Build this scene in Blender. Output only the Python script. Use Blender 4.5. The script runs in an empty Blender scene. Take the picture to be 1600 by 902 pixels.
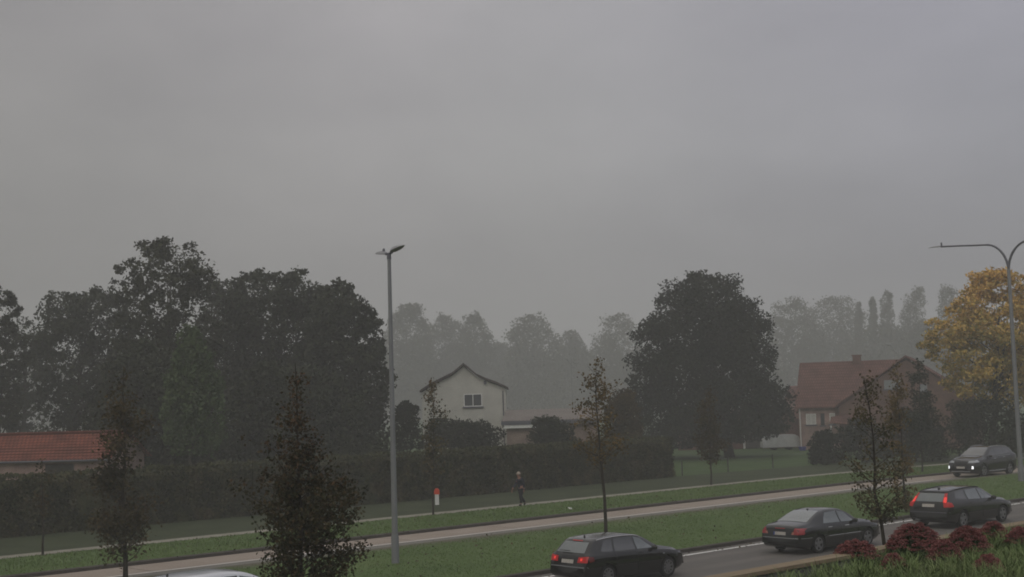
import bpy, math, random
import numpy as np
from math import sin, cos, radians, pi, sqrt, atan2
from mathutils import Vector, Matrix
from mathutils.bvhtree import BVHTree

S = bpy.context.scene
C = S.collection

# ---------------------------------------------------------------- camera
H = 5.6
PITCH, ROLL, FPX = radians(4.87), radians(-1.65), 2100.0
cd = bpy.data.cameras.new('camera')
cam = bpy.data.objects.new('camera', cd); C.objects.link(cam)
cd.sensor_width = 36.0
cd.lens = FPX / 1600 * 36
cd.clip_start, cd.clip_end = 0.1, 6000
camR = Matrix.Rotation(radians(90) + PITCH, 3, 'X') @ Matrix.Rotation(ROLL, 3, 'Z')
cam.matrix_world = Matrix.Translation((0, 0, H)) @ camR.to_4x4()
S.camera = cam

# ---------------------------------------------------------------- world
SUN_EL, SUN_AZ = radians(38), radians(200)
w = bpy.data.worlds.new('World'); S.world = w; w.use_nodes = True
nt = w.node_tree; nt.nodes.clear()
def N(t, k, **kw):
    n = t.nodes.new(k)
    for a, v in kw.items():
        setattr(n, a, v)
    return n
def L(t, a, b): t.links.new(a, b)
def mixrgb(t, fac, a, b, blend='MIX'):
    m = N(t, 'ShaderNodeMix', data_type='RGBA', blend_type=blend)
    for sock, v in ((m.inputs[0], fac), (m.inputs[6], a), (m.inputs[7], b)):
        if hasattr(v, 'is_linked'): L(t, v, sock)
        elif isinstance(v, (int, float)): sock.default_value = v
        else: sock.default_value = (*v, 1)
    return m.outputs[2]
def ramp(t, fac, stops):
    r = N(t, 'ShaderNodeValToRGB')
    while len(r.color_ramp.elements) > 1: r.color_ramp.elements.remove(r.color_ramp.elements[0])
    r.color_ramp.elements[0].position = stops[0][0]
    r.color_ramp.elements[0].color = (*stops[0][1], 1)
    for p, c in stops[1:]:
        e = r.color_ramp.elements.new(p); e.color = (*c, 1)
    L(t, fac, r.inputs[0]); return r.outputs[0]
sky = N(nt, 'ShaderNodeTexSky', sky_type='NISHITA', sun_disc=False)
sky.sun_elevation, sky.sun_rotation = SUN_EL, SUN_AZ
sky.air_density, sky.dust_density = 2.0, 5.0
tc = N(nt, 'ShaderNodeTexCoord')
sx = N(nt, 'ShaderNodeSeparateXYZ'); L(nt, tc.outputs['Generated'], sx.inputs[0])
# overcast: brighter towards the zenith
grad = ramp(nt, sx.outputs[2], [(0.0, (.245,.245,.25)), (.09, (.29,.29,.30)), (.18, (.385,.385,.395)), (.28, (.395,.39,.41)), (.40, (.41,.405,.415)), (.6, (.56,.55,.54)), (1.0, (.84,.82,.79))])
side = ramp(nt, N(nt, 'ShaderNodeMath', operation='MULTIPLY_ADD').outputs[0], [(0, (.80,.78,.755)), (.13, (.82,.80,.785)), (.36, (.98,.955,.95)), (.52, (1,.99,.99)), (.86, (.87,.87,.95)), (1, (.84,.85,.95))])
ma = nt.nodes[-2] if False else [n for n in nt.nodes if n.type == 'MATH'][0]
L(nt, sx.outputs[0], ma.inputs[0]); ma.inputs[1].default_value = 1.3; ma.inputs[2].default_value = .5
mp = N(nt, 'ShaderNodeMapping'); mp.inputs['Scale'].default_value = (1, 1, 2.2); L(nt, tc.outputs['Generated'], mp.inputs[0])
no = N(nt, 'ShaderNodeTexNoise'); no.inputs['Scale'].default_value = 5; no.inputs['Detail'].default_value = 5; no.inputs['Roughness'].default_value = .55
L(nt, mp.outputs[0], no.inputs[0])
cl = ramp(nt, no.outputs[0], [(.3, (.90,.90,.91)), (.5, (.99,.99,.99)), (.72, (1.09,1.085,1.08))])
g1 = mixrgb(nt, 1.0, grad, side, 'MULTIPLY'); g2 = mixrgb(nt, 1.0, g1, cl, 'MULTIPLY')
g3 = mixrgb(nt, 1.0, g2, (10, 10, 10), 'MULTIPLY')
fin = mixrgb(nt, .97, sky.outputs[0], g3)
bg = N(nt, 'ShaderNodeBackground'); bg.inputs[1].default_value = .1
L(nt, fin, bg.inputs[0])
wo = N(nt, 'ShaderNodeOutputWorld'); L(nt, bg.outputs[0], wo.inputs[0])

sl = bpy.data.lights.new('sun', 'SUN'); so = bpy.data.objects.new('sun', sl); C.objects.link(so)
sl.energy = .5; sl.angle = radians(35); sl.color = (1, .97, .92)
# the direction the light comes from (Nishita: rotation 0 = +Y, clockwise from above)
sd = Vector((sin(SUN_AZ) * cos(SUN_EL), cos(SUN_AZ) * cos(SUN_EL), sin(SUN_EL)))
so.rotation_euler = sd.to_track_quat('Z', 'Y').to_euler()
so.location = (0, 0, 50)

vs = S.view_settings
vs.view_transform = 'Standard'; vs.look = 'None'; vs.gamma = 1; vs.exposure = 0
vs.use_curve_mapping = False
S.cycles.filter_width = 1.8
S.cycles.max_bounces = 6
S.cycles.diffuse_bounces = 3
S.cycles.glossy_bounces = 3
S.cycles.volume_bounces = 1
S.cycles.caustics_reflective = False; S.cycles.caustics_refractive = False
HAZE_DENSITY = 0.00165

# ---------------------------------------------------------------- photo geometry
def ray(px, py): return camR @ Vector((px - 800, 451 - py, -FPX))
def gp(px, py, z=0.0):
    d = ray(px, py); t = (z - H) / d.z
    return Vector((d.x * t, d.y * t, z))
def dp(px, py, D):
    d = ray(px, py); t = D / d.y
    return Vector((d.x * t, D, H + d.z * t))
RA = radians(46.3)
U = Vector((sin(RA), cos(RA), 0)); NV = Vector((-U.y, U.x, 0))
def bend(s):
    d = max(0.0, s - 70.0)
    return -.0033 * d * d if d < 20 else -1.32 - .132 * (d - 20)
def st(s, t, z=0.0):
    return U * s + NV * (t + bend(s) * min(1, max(0, (t - 12) / 20))) + Vector((0, 0, z))
def to_st(p): return p.dot(U), p.dot(NV)

# ---------------------------------------------------------------- tagging
def tag(o, label=None, cat=None, group=None, kind=None):
    if label: o['label'] = label
    if cat: o['category'] = cat
    if group: o['group'] = group
    if kind: o['kind'] = kind
    return o
def empty(name, loc, rz=0.0):
    o = bpy.data.objects.new(name, None); C.objects.link(o)
    o.location = loc; o.rotation_euler = (0, 0, rz); o.empty_display_size = .3
    return o

# ---------------------------------------------------------------- mesh helpers
def link(name, me, mat, parent=None):
    o = bpy.data.objects.new(name, me); C.objects.link(o)
    if mat and not me.materials: me.materials.append(mat)
    if parent: o.parent = parent
    return o
def quads(name, V, mat, parent=None, k=4):
    """V: (n*k,3) vertices, every k of them one face"""
    V = np.asarray(V, dtype=np.float32).reshape(-1, 3); n = len(V) // k
    me = bpy.data.meshes.new(name)
    me.vertices.add(len(V)); me.vertices.foreach_set('co', V.ravel())
    me.loops.add(len(V)); me.loops.foreach_set('vertex_index', np.arange(len(V), dtype=np.int32))
    me.polygons.add(n)
    me.polygons.foreach_set('loop_start', np.arange(0, n * k, k, dtype=np.int32))
    me.update(calc_edges=True)
    return link(name, me, mat, parent)
class MB:
    def __init__(s): s.V = []; s.F = []
    def add(s, V, F):
        b = len(s.V); s.V += [tuple(v) for v in V]; s.F += [tuple(b + i for i in f) for f in F]; return s
    def box(s, x0, x1, y0, y1, z0, z1, M=None):
        V = [Vector(v) for v in ((x0,y0,z0),(x1,y0,z0),(x1,y1,z0),(x0,y1,z0),(x0,y0,z1),(x1,y0,z1),(x1,y1,z1),(x0,y1,z1))]
        if M: V = [M @ v for v in V]
        return s.add(V, [(0,3,2,1),(4,5,6,7),(0,1,5,4),(1,2,6,5),(2,3,7,6),(3,0,4,7)])
    def tube(s, P, R, n=8, caps=True):
        P = [Vector(p) for p in P]; rings = []
        a = None
        for i, p in enumerate(P):
            d = (P[min(i+1, len(P)-1)] - P[max(i-1, 0)]).normalized()
            if a is None: a = d.orthogonal().normalized()
            a = (a - d * a.dot(d)).normalized()
            b = d.cross(a)
            r = R[i] if hasattr(R, '__len__') else R
            rings.append([p + (a * cos(2*pi*k/n) + b * sin(2*pi*k/n)) * r for k in range(n)])
        V = [v for r in rings for v in r]; F = []
        for i in range(len(P) - 1):
            for k in range(n):
                k2 = (k + 1) % n
                F.append((i*n+k, i*n+k2, (i+1)*n+k2, (i+1)*n+k))
        if caps: F += [tuple(range(n))[::-1], tuple((len(P)-1)*n + k for k in range(n))]
        return s.add(V, F)
    def prism(s, pts, a, b, axis='y'):
        """pts: 2-d outline (x,z) extruded along y from a to b"""
        n = len(pts)
        f = (lambda p, q: (p[0], q, p[1])) if axis == 'y' else (lambda p, q: (q, p[0], p[1]))
        V = [f(p, a) for p in pts] + [f(p, b) for p in pts]
        F = [tuple(range(n)), tuple(range(2*n-1, n-1, -1))] + [(i, n+i, n+(i+1) % n, (i+1) % n) for i in range(n)]
        return s.add(V, F)
    def lathe(s, prof, c=(0,0,0), axis='z', n=16):
        V = []
        for r, h in prof:
            for k in range(n):
                q = 2*pi*k/n; x, y = r*cos(q), r*sin(q)
                v = (x, y, h) if axis == 'z' else ((x, h, y) if axis == 'y' else (h, x, y))
                V.append((v[0]+c[0], v[1]+c[1], v[2]+c[2]))
        F = [(i*n+k, i*n+(k+1) % n, (i+1)*n+(k+1) % n, (i+1)*n+k) for i in range(len(prof)-1) for k in range(n)]
        return s.add(V, F)
    def build(s, name, mat, parent=None, smooth=False, angle=40):
        me = bpy.data.meshes.new(name); me.from_pydata(s.V, [], s.F); me.update()
        import bmesh
        bm = bmesh.new(); bm.from_mesh(me); bmesh.ops.recalc_face_normals(bm, faces=bm.faces); bm.to_mesh(me); bm.free()
        if smooth:
            me.shade_smooth(); me.set_sharp_from_angle(angle=radians(angle))
        return link(name, me, mat, parent)

# ---------------------------------------------------------------- materials
def principled(name):
    m = bpy.data.materials.new(name); m.use_nodes = True
    return m, m.node_tree, m.node_tree.nodes['Principled BSDF']
def mat(name, col, rough=.6, metal=0.0, var=.15, scale=6.0, spec=.4, emit=None, estr=0, coat=0, bump=0.0, coord='Object'):
    m, t, b = principled(name)
    tc = N(t, 'ShaderNodeTexCoord'); n = N(t, 'ShaderNodeTexNoise')
    n.inputs['Scale'].default_value = scale; n.inputs['Detail'].default_value = 5
    L(t, tc.outputs[coord], n.inputs[0])
    lo = [c * (1 - var) for c in col]; hi = [min(1, c * (1 + var)) for c in col]
    L(t, ramp(t, n.outputs[0], [(.3, lo), (.7, hi)]), b.inputs['Base Color'])
    b.inputs['Roughness'].default_value = rough; b.inputs['Metallic'].default_value = metal
    b.inputs['Specular IOR Level'].default_value = spec
    b.inputs['Coat Weight'].default_value = coat
    if emit:
        b.inputs['Emission Color'].default_value = (*emit, 1); b.inputs['Emission Strength'].default_value = estr
    if bump:
        bp = N(t, 'ShaderNodeBump'); bp.inputs['Strength'].default_value = bump; bp.inputs['Distance'].default_value = .02
        L(t, n.outputs[0], bp.inputs['Height']); L(t, bp.outputs[0], b.inputs['Normal'])
    return m
def leafmat(name, cols, scale=.5, top=None):
    """cols: dark, mid, light leaf colours; top=(z0,z1,colour) turns with height"""
    m, t, b = principled(name)
    g = N(t, 'ShaderNodeNewGeometry'); tc = N(t, 'ShaderNodeTexCoord')
    n = N(t, 'ShaderNodeTexNoise'); n.inputs['Scale'].default_value = scale; n.inputs['Detail'].default_value = 3
    L(t, tc.outputs['Object'], n.inputs[0])
    a = N(t, 'ShaderNodeMath', operation='MULTIPLY_ADD'); a.inputs[1].default_value = .45
    L(t, g.outputs['Random Per Island'], a.inputs[0])
    s2 = N(t, 'ShaderNodeMath', operation='MULTIPLY_ADD'); s2.inputs[1].default_value = 1.3; s2.inputs[2].default_value = -.37
    L(t, n.outputs[0], s2.inputs[0]); L(t, s2.outputs[0], a.inputs[2])
    c = ramp(t, a.outputs[0], [(.1, cols[0]), (.5, cols[1]), (.95, cols[2])])
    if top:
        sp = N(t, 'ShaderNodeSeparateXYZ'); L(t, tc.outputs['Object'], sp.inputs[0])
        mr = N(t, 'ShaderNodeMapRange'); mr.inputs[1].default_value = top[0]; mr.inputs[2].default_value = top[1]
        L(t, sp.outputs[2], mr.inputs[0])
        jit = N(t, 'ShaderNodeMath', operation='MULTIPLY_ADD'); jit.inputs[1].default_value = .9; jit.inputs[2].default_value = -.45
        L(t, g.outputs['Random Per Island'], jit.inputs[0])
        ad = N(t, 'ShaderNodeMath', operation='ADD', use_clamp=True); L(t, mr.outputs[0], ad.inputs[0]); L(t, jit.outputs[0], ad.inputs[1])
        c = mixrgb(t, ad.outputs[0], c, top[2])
    L(t, c, b.inputs['Base Color'])
    b.inputs['Roughness'].default_value = .75; b.inputs['Specular IOR Level'].default_value = .15
    return m
def groundmat(name, stops, scale=.35, fine=9, bump=.3, coord='Object', extra=None, rough=.95):
    m, t, b = principled(name)
    tc = N(t, 'ShaderNodeTexCoord')
    n1 = N(t, 'ShaderNodeTexNoise'); n1.inputs['Scale'].default_value = scale; n1.inputs['Detail'].default_value = 7; n1.inputs['Roughness'].default_value = .65
    n2 = N(t, 'ShaderNodeTexNoise'); n2.inputs['Scale'].default_value = fine; n2.inputs['Detail'].default_value = 6; n2.inputs['Roughness'].default_value = .75
    L(t, tc.outputs[coord], n1.inputs[0]); L(t, tc.outputs[coord], n2.inputs[0])
    f = N(t, 'ShaderNodeMath', operation='ADD'); L(t, n1.outputs[0], f.inputs[0]); L(t, n2.outputs[0], f.inputs[1])
    h = N(t, 'ShaderNodeMath', operation='MULTIPLY'); h.inputs[1].default_value = .5; L(t, f.outputs[0], h.inputs[0])
    c = ramp(t, h.outputs[0], stops)
    if extra: c = extra(t, tc, c)
    L(t, c, b.inputs['Base Color'])
    b.inputs['Roughness'].default_value = rough; b.inputs['Specular IOR Level'].default_value = .15
    bp = N(t, 'ShaderNodeBump'); bp.inputs['Strength'].default_value = bump; bp.inputs['Distance'].default_value = .03
    L(t, n2.outputs[0], bp.inputs['Height']); L(t, bp.outputs[0], b.inputs['Normal'])
    return m
def brickmat(name, c1, c2, mortar, bw=.22, bh=.07, ms=.012, squash=None, coordmode='wall', rough=.9, bump=.4):
    m, t, b = principled(name)
    tc = N(t, 'ShaderNodeTexCoord'); sp = N(t, 'ShaderNodeSeparateXYZ'); L(t, tc.outputs['Object'], sp.inputs[0])
    cb = N(t, 'ShaderNodeCombineXYZ')
    if coordmode == 'wall':
        a = N(t, 'ShaderNodeMath', operation='ADD'); L(t, sp.outputs[0], a.inputs[0]); L(t, sp.outputs[1], a.inputs[1])
        L(t, a.outputs[0], cb.inputs[0]); L(t, sp.outputs[2], cb.inputs[1])
    else:
        L(t, sp.outputs[0], cb.inputs[0]); L(t, sp.outputs[1], cb.inputs[1])
    br = N(t, 'ShaderNodeTexBrick'); L(t, cb.outputs[0], br.inputs[0])
    br.inputs['Color1'].default_value = (*c1, 1); br.inputs['Color2'].default_value = (*c2, 1); br.inputs['Mortar'].default_value = (*mortar, 1)
    br.inputs['Scale'].default_value = 1; br.inputs['Brick Width'].default_value = bw; br.inputs['Row Height'].default_value = bh
    br.inputs['Mortar Size'].default_value = ms
    n = N(t, 'ShaderNodeTexNoise'); n.inputs['Scale'].default_value = .9; n.inputs['Detail'].default_value = 6; L(t, tc.outputs['Object'], n.inputs[0])
    c = mixrgb(t, 1.0, br.outputs[0], ramp(t, n.outputs[0], [(.3, (.65,.65,.65)), (.7, (1.2,1.2,1.2))]), 'MULTIPLY')
    L(t, c, b.inputs['Base Color']); b.inputs['Roughness'].default_value = rough; b.inputs['Specular IOR Level'].default_value = .2
    bp = N(t, 'ShaderNodeBump'); bp.inputs['Strength'].default_value = bump; bp.inputs['Distance'].default_value = .01
    inv = N(t, 'ShaderNodeMath', operation='SUBTRACT'); inv.inputs[0].default_value = 1; L(t, br.outputs['Fac'], inv.inputs[1])
    L(t, inv.outputs[0], bp.inputs['Height']); L(t, bp.outputs[0], b.inputs['Normal'])
    return m

M = {}
M['lawn'] = groundmat('lawn', [(.3, (.036,.060,.022)), (.5, (.058,.095,.031)), (.7, (.09,.13,.045))], .3, 7)
M['dullgrass'] = groundmat('dullgrass', [(.3, (.030,.038,.020)), (.5, (.048,.060,.030)), (.7, (.08,.09,.048))], .4, 7)
M['verge'] = groundmat('verge', [(.3, (.058,.092,.03)), (.5, (.092,.142,.045)), (.7, (.14,.185,.07))], .45, 8)
def worn(t, tc, c):
    sp = N(t, 'ShaderNodeSeparateXYZ'); L(t, tc.outputs['UV'], sp.inputs[0])
    n = N(t, 'ShaderNodeTexNoise'); n.inputs['Scale'].default_value = .7; n.inputs['Detail'].default_value = 5; L(t, tc.outputs['UV'], n.inputs[0])
    a = N(t, 'ShaderNodeMath', operation='MULTIPLY_ADD'); a.inputs[1].default_value = 2.6; L(t, n.outputs[0], a.inputs[0]); L(t, sp.outputs[1], a.inputs[2])
    mr = N(t, 'ShaderNodeMapRange'); mr.inputs[1].default_value = 42.2; mr.inputs[2].default_value = 43.4; L(t, a.outputs[0], mr.inputs[0])
    return mixrgb(t, mr.outputs[0], c, (.125,.115,.082))
M['median'] = groundmat('median', [(.3, (.058,.090,.032)), (.5, (.092,.142,.046)), (.7, (.145,.185,.072))], .25, 6, coord='UV', extra=worn)
M['blade'] = leafmat('blade', [(.08,.125,.038), (.118,.178,.055), (.175,.23,.09)], .25)
M['longblade'] = leafmat('longblade', [(.055,.09,.028), (.14,.20,.07), (.28,.32,.15)], 1.2)
def seams(t, tc, c):
    sp = N(t, 'ShaderNodeSeparateXYZ'); L(t, tc.outputs['UV'], sp.inputs[0])
    m = N(t, 'ShaderNodeMath', operation='FLOORED_MODULO'); m.inputs[1].default_value = 6.0; L(t, sp.outputs[0], m.inputs[0])
    l = N(t, 'ShaderNodeMath', operation='LESS_THAN'); l.inputs[1].default_value = .05; L(t, m.outputs[0], l.inputs[0])
    return mixrgb(t, l.outputs[0], c, (.06,.055,.05))
M['concrete_lane'] = groundmat('concrete_lane', [(.3, (.26,.215,.175)), (.5, (.32,.268,.222)), (.7, (.38,.325,.28))], .5, 14, .15, 'UV', seams)
M['shoulder'] = groundmat('shoulder', [(.3, (.15,.145,.125)), (.5, (.19,.182,.16)), (.7, (.24,.23,.205))], .8, 10, .2, 'UV')
def tracks(t, tc, c):
    sp = N(t, 'ShaderNodeSeparateXYZ'); L(t, tc.outputs['UV'], sp.inputs[0])
    s1 = N(t, 'ShaderNodeMath', operation='SINE'); m = N(t, 'ShaderNodeMath', operation='MULTIPLY'); m.inputs[1].default_value = 3.6
    L(t, sp.outputs[1], m.inputs[0]); L(t, m.outputs[0], s1.inputs[0])
    return mixrgb(t, 1.0, c, ramp(t, s1.outputs[0], [(0, (.92,.92,.92)), (1, (1.08,1.07,1.06))]), 'MULTIPLY')
M['asphalt'] = groundmat('asphalt', [(.3, (.115,.108,.097)), (.5, (.145,.134,.122)), (.7, (.18,.168,.155))], .4, 22, .2, 'UV', tracks, .75)
M['kerb'] = groundmat('kerb', [(.3, (.045,.04,.036)), (.5, (.075,.066,.058)), (.75, (.13,.115,.10))], 1.2, 12, .3, 'UV')
M['path'] = groundmat('path', [(.3, (.10,.115,.07)), (.45, (.25,.235,.19)), (.7, (.36,.34,.29))], .9, 9, .2, 'UV')
M['line'] = groundmat('line', [(.25, (.35,.34,.32)), (.42, (.66,.65,.62)), (.7, (.80,.79,.76))], 1.5, 20, .1, 'UV')
M['soil'] = groundmat('soil', [(.3, (.02,.016,.011)), (.7, (.06,.048,.033))], 2, 14, .6)
M['wood'] = groundmat('wood', [(.3, (.15,.115,.075)), (.5, (.26,.205,.14)), (.7, (.36,.30,.21))], 1.2, 14, .2, 'UV')
M['terrace'] = groundmat('terrace', [(.3, (.15,.15,.14)), (.7, (.25,.245,.235))], 1, 12, .2)
M['bark'] = mat('bark', (.045,.038,.03), .9, var=.4, scale=9, spec=.1, bump=.5)
M['barklight'] = mat('barklight', (.11,.10,.085), .9, var=.4, scale=9, spec=.1, bump=.5)
M['l_oak'] = leafmat('l_oak', [(.028,.031,.018), (.046,.05,.029), (.08,.084,.048)], .35)
M['l_dark'] = leafmat('l_dark', [(.028,.032,.021), (.044,.051,.031), (.072,.08,.046)], .35)
M['l_maple'] = leafmat('l_maple', [(.011,.015,.009), (.022,.028,.016), (.045,.054,.03)], .3)
M['l_weep'] = leafmat('l_weep', [(.05,.075,.035), (.08,.115,.05), (.12,.155,.07)], .5)
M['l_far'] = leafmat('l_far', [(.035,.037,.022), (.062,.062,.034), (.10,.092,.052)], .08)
M['l_brown'] = leafmat('l_brown', [(.03,.028,.014), (.065,.05,.022), (.12,.085,.035)], .4)
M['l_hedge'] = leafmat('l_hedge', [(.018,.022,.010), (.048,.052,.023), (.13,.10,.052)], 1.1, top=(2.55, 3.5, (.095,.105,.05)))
M['l_bush'] = leafmat('l_bush', [(.014,.018,.010), (.026,.032,.017), (.045,.05,.028)], .5)
M['l_yellow'] = leafmat('l_yellow', [(.13,.15,.05), (.42,.32,.09), (.66,.45,.12)], .3, top=(8.0, 17.0, (.72,.44,.12)))
M['l_young'] = leafmat('l_young', [(.018,.02,.010), (.042,.042,.019), (.10,.08,.038)], 1.5, top=(3.6, 8.5, (.11,.058,.032)))
M['l_youngg'] = leafmat('l_youngg', [(.022,.026,.012), (.05,.05,.02), (.11,.09,.035)], 1.5, top=(4.5, 8.0, (.16,.095,.035)))
M['l_younggy'] = leafmat('l_younggy', [(.042,.042,.022), (.085,.075,.04), (.16,.125,.07)], 1.5)
M['l_youngy'] = leafmat('l_youngy', [(.05,.045,.018), (.12,.085,.03), (.22,.14,.05)], 1.5)
M['cream'] = mat('cream', (.50,.49,.44), .9, var=.12, scale=.8, bump=.05)
M['roofdark'] = brickmat('roofdark', (.075,.06,.055), (.10,.08,.07), (.03,.025,.022), .3, .3, .02, coordmode='top')
M['rooftile'] = brickmat('rooftile', (.25,.085,.055), (.19,.062,.042), (.09,.03,.02), .24, .30, .03, coordmode='top', bump=1)
M['rooftile2'] = brickmat('rooftile2', (.175,.095,.078), (.15,.08,.066), (.09,.04,.03), .25, .33, .03, coordmode='top', bump=1)
M['roofmetal'] = mat('roofmetal', (.20,.175,.155), .8, var=.15, scale=1)
M['brickred'] = brickmat('brickred', (.17,.06,.045), (.125,.045,.035), (.13,.10,.085), .22, .08, .012)
M['brickpink'] = brickmat('brickpink', (.40,.26,.225), (.34,.215,.19), (.38,.31,.28), .22, .08, .012)
M['brickbrown'] = brickmat('brickbrown', (.19,.10,.075), (.15,.08,.06), (.16,.12,.10), .22, .08, .012)
M['brickpale'] = brickmat('brickpale', (.28,.20,.16), (.23,.16,.13), (.26,.22,.19), .22, .08, .012)
M['glass'] = mat('glass', (.05,.055,.06), .08, var=.1, spec=.8)
M['curtain'] = mat('curtain', (.55,.54,.50), .6, var=.1, scale=3)
M['greypane'] = mat('greypane', (.25,.27,.28), .3, var=.1)
M['white'] = mat('white', (.72,.72,.69), .55, var=.05)
M['darkwood'] = mat('darkwood', (.055,.05,.042), .8, var=.3, scale=4)
M['galv'] = mat('galv', (.23,.235,.245), .5, metal=.3, var=.12, scale=1.5)
M['galvdark'] = mat('galvdark', (.12,.12,.14), .5, metal=.3, var=.12, scale=1.5)
M['lamphead'] = mat('lamphead', (.30,.30,.31), .5, var=.1)
M['lampglass'] = mat('lampglass', (.10,.10,.105), .3, var=.1)
M['farlamp'] = mat('farlamp', (.30,.30,.29), .5, var=.05)
M['red'] = mat('red', (.62,.07,.03), .5, var=.1)
M['blue'] = mat('blue', (.04,.05,.30), .5, var=.1)
M['tarp'] = mat('tarp', (.42,.43,.42), .7, var=.15, scale=1.5, bump=.3)
M['sedum'] = leafmat('sedum', [(.13,.05,.046), (.235,.09,.085), (.35,.165,.15)], 3)
M['sedumleaf'] = leafmat('sedumleaf', [(.04,.07,.03), (.09,.13,.06), (.16,.18,.09)], 3)
# cars
def paint(name, col):
    return mat(name, col, .13, var=.03, spec=.5, coat=.5, metal=.0)
M['black'] = paint('black', (.004,.004,.0045)); M['blackbrown'] = paint('blackbrown', (.006,.005,.005)); M['navy'] = paint('navy', (.009,.010,.014))
M['whitepaint'] = paint('whitepaint', (.6,.62,.66))
M['carglass'] = mat('carglass', (.02,.023,.025), .04, var=.02, spec=1.0, coat=1.0)
M['carglasslight'] = mat('carglasslight', (.10,.12,.125), .05, var=.1, spec=1.0, coat=1.0)
M['rubber'] = mat('rubber', (.012,.012,.012), .85, var=.2)
M['plastic'] = mat('plastic', (.014,.014,.014), .6, var=.1)
M['rim'] = mat('rim', (.26,.26,.27), .35, metal=.7, var=.05)
M['chrome'] = mat('chrome', (.62,.62,.62), .2, metal=.9, var=.02)
M['taillit'] = mat('taillit', (.35,.012,.012), .3, emit=(1,.05,.04), estr=.05)
M['tailhot'] = mat('tailhot', (.6,.02,.02), .3, emit=(1,.07,.05), estr=.55)
M['tail'] = mat('tail', (.30,.015,.015), .15, var=.05, spec=.8)
M['taildark'] = mat('taildark', (.12,.008,.008), .15, var=.05, spec=.8)
M['amber'] = mat('amber', (.35,.13,.09), .15, spec=.8)
M['headlight'] = mat('headlight', (.32,.34,.36), .1, spec=1.0)
M['drl'] = mat('drl', (.9,.9,.9), .3, emit=(.95,.97,1), estr=1.2)
M['plate'] = mat('plate', (.45,.42,.38), .5, var=.2, scale=30)
M['plateblue'] = mat('plateblue', (.03,.06,.25), .5)
# person
M['navycloth'] = mat('navycloth', (.018,.02,.032), .9, var=.2, scale=20)
M['trousers'] = mat('trousers', (.015,.015,.02), .9, var=.2, scale=20)
M['skin'] = mat('skin', (.30,.15,.11), .6, var=.05)
M['hair'] = mat('hair', (.05,.03,.02), .8)
M['cap'] = mat('cap', (.40,.33,.27), .8, var=.1)

# ---------------------------------------------------------------- ground, roads
def strip(name, s0, s1, t0, t1, z, m, ds=4.0, thick=None, kind='structure', label=None, cat=None):
    n = max(2, int((s1 - s0) / ds)); V = []; F = []; uv = []
    prof = [(t0, z), (t1, z)] if thick is None else [(t0, z - thick), (t0, z), (t1, z), (t1, z - thick)]
    k = len(prof)
    acc = [0.0]
    for a, b in zip(prof, prof[1:]): acc.append(acc[-1] + abs(b[0]-a[0]) + abs(b[1]-a[1]))
    for i in range(n + 1):
        s = s0 + (s1 - s0) * i / n
        for j, (t, zz) in enumerate(prof): V.append(st(s, t, zz)); uv.append((s, t0 + acc[j]))
    for i in range(n):
        for j in range(k - 1):
            a = i * k + j; F.append((a, a + k, a + k + 1, a + 1))
    me = bpy.data.meshes.new(name); me.from_pydata(V, [], F); me.update()
    ul = me.uv_layers.new(name='UVMap')
    for l in me.loops: ul.data[l.index].uv = uv[l.vertex_index]
    o = link(name, me, m)
    return tag(o, label, cat, kind=kind)
G = 900
gb = MB(); gb.add([(-G, -G/2, -.02), (G, -G/2, -.02), (G, G, -.02), (-G, G, -.02)], [(0, 1, 2, 3)])
tag(gb.build('ground', M['lawn']), kind='structure')
S0, S1 = -60, 230
NK, NF = 24.5, 31.65      # near carriageway
MF = 42.3                  # far edge of the median
FK = 46.35                 # far kerb
strip('near_verge', S0, S1, 12, NK - .16, .10, M['median'])
strip('kerb_near_side', S0, S1, NK - .16, NK, .105, M['kerb'], thick=.105)
strip('road_near', S0, S1, NK, NF, .004, M['asphalt'])
strip('kerb_median_near', S0, S1, NF, NF + .28, .12, M['kerb'], thick=.116)
strip('median_grass', S0, S1, NF + .28, MF, .10, M['median'])
strip('road_shoulder', S0, S1, MF, 43.75, .004, M['shoulder'])
strip('road_far', S0, S1, 43.75, FK, .006, M['concrete_lane'])
strip('kerb_far', S0, S1, FK, FK + .45, .12, M['kerb'], thick=.116)
strip('verge_far', S0, S1, FK + .45, 52.4, .10, M['verge'])
strip('footpath', S0, S1, 52.4, 53.5, .112, M['path'])
strip('verge_hedge', S0, S1, 53.5, 61.6, .10, M['dullgrass'])
def line_mark(s0, s1, t0, t1): return strip('lane_marking', s0, s1, t0, t1, .012, M['line'])
line_mark(S0, S1, 30.97, 31.17); line_mark(S0, S1, NK + .4, NK + .6); line_mark(S0, 78, 43.82, 43.96)

# ---------------------------------------------------------------- grass blades (stuff)
def blades(name, pts, h, wd, rng, m, lean=.5, label=None, cat=None):
    n = len(pts); a = rng.uniform(0, 2*pi, n); hh = h * rng.uniform(.5, 1.3, n); ww = wd * rng.uniform(.6, 1.3, n)
    ln = rng.uniform(0, lean, n) * hh; b = rng.uniform(0, 2*pi, n)
    P = pts; dx = np.stack([np.cos(a)*ww/2, np.sin(a)*ww/2, np.zeros(n)], 1)
    tip = P + np.stack([np.cos(b)*ln, np.sin(b)*ln, hh], 1)
    V = np.stack([P - dx, P + dx, tip], 1).reshape(-1, 3)
    o = quads(name, V, m, k=3); return tag(o, label, cat, kind='stuff')
rng = np.random.default_rng(3)
def st_pts(n, s0, s1, t0, t1, z, pw=1.0):
    s = s0 + (s1 - s0) * rng.random(n) ** pw; t = rng.uniform(t0, t1, n)
    bb = np.array([bend(v) for v in s]) * np.clip((t - 12) / 20, 0, 1)
    tt = t + bb
    return np.stack([U.x*s + NV.x*tt, U.y*s + NV.y*tt, np.full(n, z)], 1)
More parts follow.
